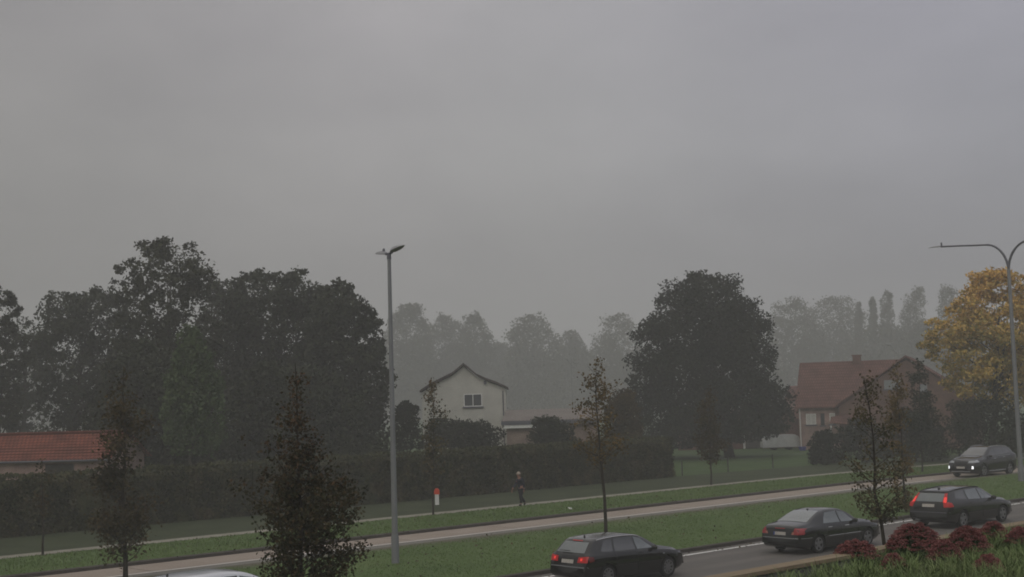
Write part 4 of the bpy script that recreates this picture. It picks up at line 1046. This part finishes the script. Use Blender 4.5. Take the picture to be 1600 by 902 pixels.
# saloon
saloon = dict(seams=((-.05,.34,0.9299999999999999),(.95,.34,0.8899999999999999),(-.93,.62,0.95)), L=4.82, W=1.82, paint='black', wheels=(-1.38, 1.47), wr=.325, mirror=(.62, .95), spokes=5, spw=.05,
  top=[(-2.41,.55),(-2.39,.74),(-2.36,.90),(-2.28,.975),(-2.0,1.03),(-1.72,1.07),(-1.25,1.27),(-.85,1.40),(-.4,1.445),(.05,1.44),(.42,1.35),(.75,1.20),(1.12,1.0),(1.5,.965),(2.05,.86),(2.25,.76),(2.36,.64),(2.41,.5)],
  belt=[(-2.41,.84),(-1.5,.945),(0,.935),(1.1,.90),(2.41,.72)],
  roofw=[(-2.41,.84),(-1.75,.82),(-1.3,.74),(-.7,.665),(0,.665),(.5,.70),(1.12,.80),(1.6,.80),(2.41,.70)],
  bars=[('chrome_strip', [(x, .56) for x in (-.85,-.4,.1,.6,1.0)], .009, 'chrome')],
  patches=[
   ('rear_window', [(-1.70,-.62),(-1.70,.62),(-.86,.52),(-.86,-.52)], 'z', 1, 'carglasslight', dict(nu=14, nv=10)),
   ('windscreen', [(1.08,-.64),(1.08,.64),(.36,.54),(.36,-.54)], 'z', 1, 'carglass', dict(nu=14, nv=8)),
   ('side_window', [(-.02,.985),(.78,.965),(.36,1.28),(-.02,1.365)], 'y', 0, 'carglasslight'),
   ('side_window', [(-1.02,1.0),(-.09,.985),(-.09,1.37),(-.72,1.34)], 'y', 0, 'carglasslight'),
   ('tail_light', [(.56,.70),(.88,.70),(.86,.90),(.62,.92)], 'x', -1, 'tail', dict(pair=True)),
   ('tail_light', [(-2.32,.71),(-2.12,.74),(-2.16,.88),(-2.30,.91)], 'y', 0, 'tail'),
   ('reversing_light', [(.50,.70),(.60,.70),(.63,.78),(.54,.79)], 'x', -1, 'amber', dict(pair=True, off=.01, nu=4, nv=3)),
   ('brake_light', [(-.22,.885),(.22,.885),(.21,.91),(-.21,.91)], 'x', -1, 'tail', dict(off=.012)),
   ('number_plate', [(-.26,.67),(.26,.67),(.26,.78),(-.26,.78)], 'x', -1, 'plate', dict(nu=6, nv=2, off=.012)),
   ('number_plate_band', [(.20,.672),(.258,.672),(.258,.778),(.20,.778)], 'x', -1, 'plateblue', dict(nu=2, nv=2, off=.018)),
   ('bumper_chrome', [(-.87,.565),(.87,.565),(.87,.588),(-.87,.588)], 'x', -1, 'chrome', dict(nu=18, nv=2, off=.014)),
   ('bumper_chrome', [(-2.3,.566),(-1.78,.566),(-1.78,.586),(-2.3,.586)], 'y', 0, 'galv', dict(nu=8, nv=1, off=.012)),
   ('headlight', [(.42,.60),(.78,.62),(.74,.74),(.44,.74)], 'x', 1, 'headlight', dict(pair=True)),
   ('grille', [(-.35,.45),(.35,.45),(.30,.72),(-.30,.72)], 'x', 1, 'plastic'),
   ('door_handle', [(-.85,.85),(-.62,.85),(-.62,.875),(-.85,.875)], 'y', 0, 'chrome', dict(off=.02, nu=3, nv=1)),
   ('door_handle', [(.12,.84),(.34,.84),(.34,.865),(.12,.865)], 'y', 0, 'chrome', dict(off=.02, nu=3, nv=1)),
  ],
  boxes=[('aerial', [(-.83,-.77,-.02,.02,1.40,1.46)], 'plastic')])
# estate
estate = dict(seams=((-.05,.34,0.95),(.95,.34,0.9099999999999999),(-.93,.62,0.97)), L=4.63, W=1.86, paint='blackbrown', wheels=(-1.38, 1.40), wr=.33, mirror=(.66, .96), spokes=5, spw=.06,
  top=[(-2.315,.55),(-2.30,.72),(-2.26,.88),(-2.20,1.0),(-2.02,1.22),(-1.92,1.335),(-1.75,1.385),(-1.2,1.435),(-.5,1.47),(0,1.46),(.38,1.375),(.75,1.20),(1.15,1.0),(1.5,.96),(2.0,.85),(2.18,.75),(2.28,.62),(2.315,.5)],
  belt=[(-2.315,.96),(-1.5,1.0),(0,.955),(1.1,.90),(2.315,.72)],
  roofw=[(-2.315,.82),(-2.15,.80),(-1.85,.66),(-1,.66),(0,.665),(.5,.70),(1.15,.80),(1.6,.80),(2.315,.70)],
  bars=[('roof_rail', [(x, None) for x in (-1.8,-1.4,-.9,-.4,0,.2)], .016, 'plastic', .60, .02)],
  patches=[
   ('rear_window', [(-.62,1.0),(.62,1.0),(.52,1.30),(-.52,1.30)], 'x', -1, 'carglasslight', dict(nu=14, nv=8)),
   ('spoiler', [(-.60,1.318),(.60,1.318),(.58,1.36),(-.58,1.36)], 'x', -1, 'plastic', dict(nu=10, nv=2, off=.03)),
   ('windscreen', [(1.1,-.64),(1.1,.64),(.34,.54),(.34,-.54)], 'z', 1, 'carglass', dict(nu=14, nv=8)),
   ('side_window', [(.0,1.0),(.80,.985),(.34,1.30),(.0,1.385)], 'y', 0, 'carglasslight'),
   ('side_window', [(-.92,1.03),(-.07,1.0),(-.07,1.39),(-.86,1.37)], 'y', 0, 'carglasslight'),
   ('side_window', [(-1.72,1.10),(-1.0,1.04),(-.94,1.36),(-1.5,1.33)], 'y', 0, 'carglass'),
   ('tail_light', [(.58,.98),(.74,.98),(.62,1.30),(.53,1.30)], 'x', -1, 'taillit', dict(pair=True, nu=4, nv=8, off=.014)),
   ('tail_light', [(.66,.80),(.88,.82),(.78,.99),(.60,.99)], 'x', -1, 'taillit', dict(pair=True, nu=6, nv=6, off=.014)),
   ('tail_light', [(-2.24,.80),(-2.0,.82),(-2.06,.96),(-2.2,1.0)], 'y', 0, 'taillit'),
   ('lit_bulb', [(.61,.99),(.73,.97),(.67,1.16),(.58,1.16)], 'x', -1, 'tailhot', dict(pair=True, off=.022, nu=3, nv=5)),
   ('number_plate', [(-.26,.80),(.26,.80),(.26,.91),(-.26,.91)], 'x', -1, 'plate', dict(nu=6, nv=2, off=.012)),
   ('bumper_trim', [(-.86,.60),(.86,.60),(.86,.625),(-.86,.625)], 'x', -1, 'galvdark', dict(nu=16, nv=2, off=.014)),
   ('exhaust', [(.35,.31),(.55,.31),(.55,.35),(.35,.35)], 'x', -1, 'galv', dict(off=.02, nu=3, nv=1)),
   ('headlight', [(.42,.62),(.80,.64),(.76,.74),(.44,.74)], 'x', 1, 'headlight', dict(pair=True)),
   ('headlight', [(1.98,.68),(2.16,.66),(2.15,.73),(1.98,.78)], 'y', 0, 'headlight'),
   ('grille', [(-.35,.42),(.35,.42),(.30,.70),(-.30,.70)], 'x', 1, 'plastic'),
   ('door_handle', [(-.85,.87),(-.65,.87),(-.65,.895),(-.85,.895)], 'y', 0, 'plastic', dict(off=.02, nu=3, nv=1)),
   ('door_handle', [(.12,.86),(.34,.86),(.34,.885),(.12,.885)], 'y', 0, 'plastic', dict(off=.02, nu=3, nv=1)),
  ],
  boxes=[('aerial', [(-1.55,-1.45,-.02,.02,1.405,1.47)], 'plastic')])
# crossover (oncoming)
suv = dict(seams=((-.05,.34,1.06),(.95,.34,1.02),(-.93,.62,1.08)), L=4.63, W=1.89, paint='black', wheels=(-1.38, 1.39), wr=.37, mirror=(.72, 1.12), spokes=5, spw=.05,
  top=[(-2.315,.60),(-2.30,.80),(-2.26,1.02),(-2.18,1.18),(-1.98,1.42),(-1.86,1.55),(-1.65,1.61),(-1.1,1.665),(-.5,1.695),(0,1.68),(.35,1.60),(.70,1.42),(1.12,1.18),(1.5,1.12),(2.0,1.02),(2.2,.92),(2.28,.78),(2.315,.58)],
  belt=[(-2.315,1.20),(-1.6,1.18),(0,1.10),(1.1,1.04),(2.315,.86)],
  roofw=[(-2.315,.82),(-2.15,.80),(-1.8,.66),(-1,.66),(0,.665),(.5,.70),(1.12,.82),(1.6,.82),(2.315,.74)],
  bars=[('roof_rail', [(x, None) for x in (-1.7,-1.3,-.8,-.4,0,.2)], .022, 'chrome', .60, .035), ('sill_trim', [(x, .34) for x in (-.9,-.3,.3,.9)], .02, 'chrome')],
  patches=[
   ('rear_window', [(-.62,1.2),(.62,1.2),(.52,1.50),(-.52,1.50)], 'x', -1, 'carglass', dict(nu=14, nv=8)),
   ('windscreen', [(1.06,-.68),(1.06,.68),(.30,.56),(.30,-.56)], 'z', 1, 'carglass', dict(nu=14, nv=8)),
   ('side_window', [(.0,1.18),(.80,1.14),(.34,1.48),(.0,1.58)], 'y', 0, 'carglass'),
   ('side_window', [(-.92,1.22),(-.07,1.18),(-.07,1.60),(-.86,1.58)], 'y', 0, 'carglass'),
   ('side_window', [(-1.62,1.32),(-1.0,1.23),(-.94,1.57),(-1.35,1.54)], 'y', 0, 'carglass'),
   ('headlight', [(.44,.82),(.84,.84),(.78,.97),(.46,.94)], 'x', 1, 'headlight', dict(pair=True)),
   ('headlight', [(1.85,.86),(2.18,.84),(2.1,.94),(1.85,1.0)], 'y', 0, 'headlight'),
   ('running_light', [(.70,.50),(.78,.50),(.78,.66),(.70,.66)], 'x', 1, 'drl', dict(pair=True, nu=3, nv=4, off=.02)),
   ('grille', [(-.40,.62),(.40,.62),(.38,.90),(-.38,.90)], 'x', 1, 'plastic', dict(off=.012)),
   ('number_plate', [(-.26,.52),(.26,.52),(.26,.63),(-.26,.63)], 'x', 1, 'plate', dict(nu=6, nv=2, off=.018)),
   ('skid_plate', [(-.60,.33),(.60,.33),(.60,.38),(-.60,.38)], 'x', 1, 'galv', dict(nu=12, nv=2, off=.014)),
   ('tail_light', [(.60,.98),(.80,.98),(.70,1.4),(.58,1.4)], 'x', -1, 'tail', dict(pair=True)),
   ('window_trim', [(-1.5,1.16),(.85,1.10),(.85,1.12),(-1.5,1.18)], 'y', 0, 'galv', dict(off=.01, nv=1)),
   ('door_handle', [(-.85,1.04),(-.62,1.04),(-.62,1.07),(-.85,1.07)], 'y', 0, 'chrome', dict(off=.02, nu=3, nv=1)),
   ('door_handle', [(.12,1.0),(.34,1.0),(.34,1.03),(.12,1.03)], 'y', 0, 'chrome', dict(off=.02, nu=3, nv=1)),
  ])
def place(spec, px, py, wi, side, head, scale):
    """position so that the wheel wi on the given side touches the ground at the photo point"""
    p = gp(px, py); f = Vector((cos(head), sin(head), 0)); l = Vector((-f.y, f.x, 0))
    q = p - f*spec['wheels'][wi]*scale - l*side*(spec['W']/2 - .1)*scale; q.z = .006; return q
car('car', 'black hatchback with glowing red tail light at the bottom centre', hatch, place(hatch, 949, 916, 0, -1, HEAD, 1.02), HEAD, 1.02)
car('car', 'black saloon with chrome bumper strip, in the middle of the near road', saloon, place(saloon, 1278, 865, 0, -1, HEAD, 1.02), HEAD, 1.02)
car('car', 'dark estate car with tall lit red tail lights on the near road', estate, place(estate, 1504, 825, 0, -1, HEAD, 1.09), HEAD, 1.09)
car('car', 'black crossover with white running lights coming along the far road', suv, place(suv, 1537, 746, 1, 1, HEAD + pi, 1.13), HEAD + pi, 1.13)
import copy
wcar = copy.deepcopy(hatch); wcar['paint'] = 'whitepaint'; wcar['bars'] = []
p = dp(352, 889, 34.5); 
car('car', 'white car of which only the roof shows at the bottom edge', wcar, Vector((p.x, p.y, .006)), HEAD, p.z/1.44)

# ---------------------------------------------------------------- person
def skin(name, joints, edges, m, parent, sub=2):
    me = bpy.data.meshes.new(name); me.from_pydata([j[0] for j in joints], edges, []); me.update()
    o = bpy.data.objects.new(name, me); C.objects.link(o)
    md = o.modifiers.new('s', 'SKIN'); md.use_smooth_shade = True
    for i, j in enumerate(joints):
        v = me.skin_vertices[0].data[i]; v.radius = j[1] if isinstance(j[1], tuple) else (j[1], j[1])
    me.skin_vertices[0].data[0].use_root = True
    ss = o.modifiers.new('u', 'SUBSURF'); ss.levels = ss.render_levels = sub
    bpy.context.view_layer.update()
    nm = bpy.data.meshes.new_from_object(o.evaluated_get(bpy.context.evaluated_depsgraph_get()))
    bpy.data.objects.remove(o); nm.materials.clear()
    return link(name, nm, M[m], parent)
pp = gp(815, 790, .112); r = empty('person', pp, atan2(-U.y, -U.x)); tag(r, 'person in dark jacket and trousers walking along the footpath past the hedge', 'person')
# local x = walking direction
J = [((0,0,.92),(.13,.15)), ((.02,0,1.10),(.12,.15)), ((.06,0,1.30),(.13,.18)), ((.09,0,1.42),(.10,.14)), ((.13,0,1.49),.055), ((.16,0,1.58),.085), ((.17,0,1.66),.095), ((.17,0,1.72),.075)]
E = [(i, i+1) for i in range(7)]
def chain(st_, pts):
    b = len(J); prev = st_
    for p_ in pts: J.append(p_); E.append((prev, len(J)-1)); prev = len(J)-1
    return prev
chain(0, [((.02,.1,.84),.10), ((.17,.1,.50),.07), ((.12,.1,.27),.058), ((.14,.1,.07),.045), ((.27,.1,.03),.035)])
chain(0, [((0,-.1,.84),.10), ((-.05,-.1,.50),.07), ((-.24,-.1,.27),.058), ((-.37,-.1,.11),.045), ((-.27,-.1,.03),.035)])
hands = []
for sg, fx in ((1, -.12), (-1, .22)):
    e = chain(3, [((.09,sg*.17,1.40),.07), ((.06+fx*.4,sg*.24,1.14),.052), ((.14+fx*1.2,sg*.22,.93),.036), ((.16+fx*1.4,sg*.22,.86),.032)])
    hands.append(((.16+fx*1.4, sg*.22, .86), sg))
body = skin('body', J, E, 'skin', r)
# clothing over the body
Jc = [((0,0,.86),(.15,.17)), ((.02,0,1.10),(.145,.17)), ((.06,0,1.30),(.155,.20)), ((.09,0,1.43),(.12,.15)), ((.12,0,1.47),.085)]
Ec = [(0,1),(1,2),(2,3),(3,4)]; J, E = Jc, Ec
for sg, fx in ((1, -.12), (-1, .22)): chain(3, [((.09,sg*.17,1.40),.092), ((.06+fx*.4,sg*.24,1.14),.073), ((.13+fx*1.15,sg*.22,.94),.055)])
skin('jacket', J, E, 'navycloth', r)
J = [((0,0,.92),(.14,.155))]; E = []
chain(0, [((.02,.1,.82),.118), ((.17,.1,.50),.088), ((.12,.1,.27),.075), ((.135,.1,.12),.07)])
chain(0, [((0,-.1,.82),.118), ((-.05,-.1,.50),.088), ((-.24,-.1,.27),.075), ((-.35,-.1,.14),.07)])
skin('trousers', J, E, 'trousers', r)
for p_ in (((.10,.1,.06),(.20,.1,.05),(.29,.1,.035)), ((-.40,-.1,.10),(-.33,-.1,.06),(-.25,-.1,.035))):
    skin('shoe', [(p_[0], .06), (p_[1], .055), (p_[2], .045)], [(0,1),(1,2)], 'rubber', r)
for (hx, hy, hz), sg in hands:
    J = [((hx,hy,hz),(.03,.02)), ((hx+.01,hy,hz-.06),(.036,.02))]; E = [(0,1)]
    for k, ln in ((-1.5,.055),(-.5,.07),(.5,.068),(1.5,.05)):
        chain(1, [((hx+.012+k*.02,hy,hz-.10),.010), ((hx+.018+k*.02,hy-sg*.012,hz-.10-ln*.6),.009), ((hx+.018+k*.02,hy-sg*.03,hz-.10-ln),.008)])
    chain(0, [((hx+.04,hy-sg*.01,hz-.05),.011), ((hx+.055,hy-sg*.02,hz-.09),.009)])
    skin('hand', J, E, 'skin', r, 1)
mb = MB(); mb.lathe([(.001,.12),(.06,.10),(.095,.05),(.108,0),(.105,-.03)], (.16,0,1.70), 'z', 16); mb.box(.24, .34, -.07, .07, 1.688, 1.70); mb.build('cap', M['cap'], r, smooth=True)
mb = MB(); mb.lathe([(.098,.0),(.102,-.04),(.098,-.09),(.07,-.12)], (.14,0,1.695), 'z', 16); mb.build('hair', M['hair'], r, smooth=True)
for sg in (-1, 1):
    mb = MB(); mb.lathe([(.001,-.012),(.012,0),(.001,.012)], (.255,sg*.035,1.64), 'x', 8); mb.build('eye', M['rubber'], r)
    mb = MB(); mb.lathe([(.001,.012),(.03,.0),(.001,-.012)], (.165,sg*.1,1.62), 'y', 8); mb.build('ear', M['skin'], r)
mb = MB(); mb.tube([(.255,0,1.645),(.275,0,1.61),(.26,0,1.60)], [.012,.018,.012], 6); mb.build('nose', M['skin'], r)
mb = MB(); mb.tube([(.25,-.025,1.57),(.258,0,1.568),(.25,.025,1.57)], .006, 5); mb.build('mouth', M['red'], r)

# ---------------------------------------------------------------- foreground planter on the terrace
ZC = 3.44; TC = 10.25
A0, A1 = -14, 60
rt_ = empty('planter_wall', st(0, TC, 0)); tag(rt_, 'raised flower bed wall with a pale wooden coping at the bottom right corner', 'planter')
def stl(s, t, z): return U*s + NV*t + Vector((0,0,z))
def bar(name, s0, s1, t0, t1, z0, z1, m, parent=None, seg=None):
    mb = MB(); V = []
    for z in (z0, z1):
        for s, t in ((s0,t0),(s1,t0),(s1,t1),(s0,t1)): V.append(stl(s, t, z) - (parent.location if parent else Vector()))
    mb.add(V, [(0,3,2,1),(4,5,6,7),(0,1,5,4),(1,2,6,5),(2,3,7,6),(3,0,4,7)]); o = mb.build(name, M[m], parent)
    ul = o.data.uv_layers.new(name='UVMap')
    for l in o.data.loops:
        c = o.data.vertices[l.vertex_index].co + (parent.location if parent else Vector()); ul.data[l.index].uv = (c.dot(U)*.4, c.dot(NV)*6 + c.z*5)
    return o
bar('wall', A0, A1, TC-.06, TC+.12, 0, ZC-.05, 'terrace', rt_)
ss_ = A0
while ss_ < A1: bar('coping_board', ss_, min(ss_+3.6, A1)-.008, TC-.10, TC+.16, ZC-.048, ZC, 'wood', rt_); ss_ += 3.6
o = bar('terrace', A0, A1, -12, TC-.064, 2.6, ZC-.2, 'soil'); tag(o, kind='structure')
o = bar('terrace_base', A0, A1, -12, TC-.068, -.01, 2.598, 'terrace'); tag(o, kind='structure')
# long grass
rg = np.random.default_rng(77)
def long_grass(name, n, s0, s1, t0, t1, zb, h, label, dark=False):
    s = rg.uniform(s0, s1, n); t = rg.uniform(t0, t1, n)
    # tufts
    ts = rg.uniform(s0, s1, n//60+2); tt = rg.uniform(t0, t1, n//60+2); k = rg.integers(0, len(ts), n)
    s = ts[k] + rg.normal(size=n)*.07; t = np.minimum(tt[k] + rg.normal(size=n)*.07, TC-.14)
    hh = h * rg.uniform(.55, 1.25, n) * (1 + .25*np.sin(ts[k]*7)); az = rg.uniform(0, 2*pi, n); ln = hh*rg.uniform(.3, 1.1, n)
    wd = rg.uniform(.002, .006, n); P = np.stack([U.x*s+NV.x*t, U.y*s+NV.y*t, np.full(n, zb)], 1)
    dr = np.stack([np.cos(az), np.sin(az), np.zeros(n)], 1); sdv = np.stack([-np.sin(az), np.cos(az), np.zeros(n)], 1)*wd[:, None]
    def pt(f): return P + dr*(ln*f*f)[:, None] + np.array([0,0,1])*(hh*(f - .28*f*f*(ln/hh)))[:, None]
    segs = []
    for f0, f1, w0, w1 in ((0,.4,1,.9),(.4,.75,.9,.6),(.75,1.0,.6,.1)):
        a, b = pt(f0), pt(f1); segs.append(np.stack([a-sdv*w0, a+sdv*w0, b+sdv*w1, b-sdv*w1], 1))
    V = np.concatenate(segs, 1).reshape(-1, 3)
    return tag(quads(name, V, M['longblade']), label, 'grass', kind='stuff')
long_grass('ornamental_grass', 90000, 9, 32, 5.0, TC-.2, ZC-.2, .25, 'long arching green grass filling the raised bed at the bottom right')
# sedum mounds
def sedum(label, px, py, wpx, hpx, seed, D=None, z0=ZC-.2, stems=90):
    stems = int(stems * 1.6)
    rng = np.random.default_rng(seed)
    p = gp(px, py, ZC-.02) if D is None else dp(px, py, D)
    c = Vector((p.x, p.y, z0)); s_, t_ = to_st(c)
    mpp = c.y / FPX; W_ = wpx*mpp/2; H_ = hpx*mpp + (p.z - z0)
    root = empty('sedum', c); tag(root, label, 'plant', 'dark red sedum clumps on the raised bed')
    mb = MB(); P = []; LP = []
    for i in range(stems):
        a = rng.uniform(0, 2*pi); q = sqrt(rng.random()); x = W_*q*cos(a); y = W_*.85*q*sin(a)
        z = H_*(1 - .62*q**2.2)*rng.uniform(.84, 1.05)
        mb.tube([(x*.35, y*.35, 0), (x*.8, y*.8, z*.6), (x, y, z)], [.004,.004,.003], 4)
        R_ = rng.uniform(.035, .065); n = 60
        b = rng.uniform(0, 2*pi, n); rr = R_*np.sqrt(rng.random(n)); P.append(np.stack([x+rr*np.cos(b), y+rr*np.sin(b), z + .018*(1-(rr/R_)**2) + rng.normal(size=n)*.004], 1))
        n2 = 9; f = rng.uniform(.15, .85, n2); LP.append(np.stack([x*f + rng.normal(size=n2)*.03, y*f + rng.normal(size=n2)*.03, z*f], 1))
    mb.build('stems', M['sedumleaf'], root)
    quads('flower_heads', leaf_verts(np.concatenate(P), .016, rng, .8, .9), M['sedum'], root)
    quads('leaves', leaf_verts(np.concatenate(LP), .05, rng, .4), M['sedumleaf'], root)
sedum('leftmost low sedum clump, just left of the young tree trunk', 1338, 866, 68, 21, 1, stems=110)
sedum('largest dark red sedum clump right of the young tree trunk', 1430, 858, 88, 37, 2, stems=190)
sedum('narrow sedum clump between the largest and the tall round one', 1476, 868, 50, 22, 3, stems=70)
sedum('tall round sedum clump in front of the coping', 1512, 856, 68, 30, 4, stems=150)
sedum('small sedum clump peeping over the coping below the estate car', 1552, 834, 42, 17, 5, stems=70)
sedum('sedum clump at the right edge of the photo', 1594, 842, 44, 17, 6, stems=80)
sedum('small faded sedum clump lowest in the grass on the right', 1543, 882, 42, 15, 7, stems=60)
sedum('small faded sedum clump below the left coping', 1396, 878, 38, 11, 8, stems=46)

# ---------------------------------------------------------------- haze
hz = MB(); hz.box(-950, 950, -480, 960, -1.2, 60)
ho = hz.build('haze', None); tag(ho, 'pale mist filling the air over the whole scene', 'mist', kind='stuff')
m = bpy.data.materials.new('haze_air'); m.use_nodes = True; t = m.node_tree; t.nodes.clear()
pv = N(t, 'ShaderNodeVolumePrincipled'); pv.inputs['Color'].default_value = (.955,.955,.95,1); pv.inputs['Density'].default_value = HAZE_DENSITY
pv.inputs['Anisotropy'].default_value = 0.0
om = N(t, 'ShaderNodeOutputMaterial'); L(t, pv.outputs[0], om.inputs['Volume'])
ho.data.materials.append(m)
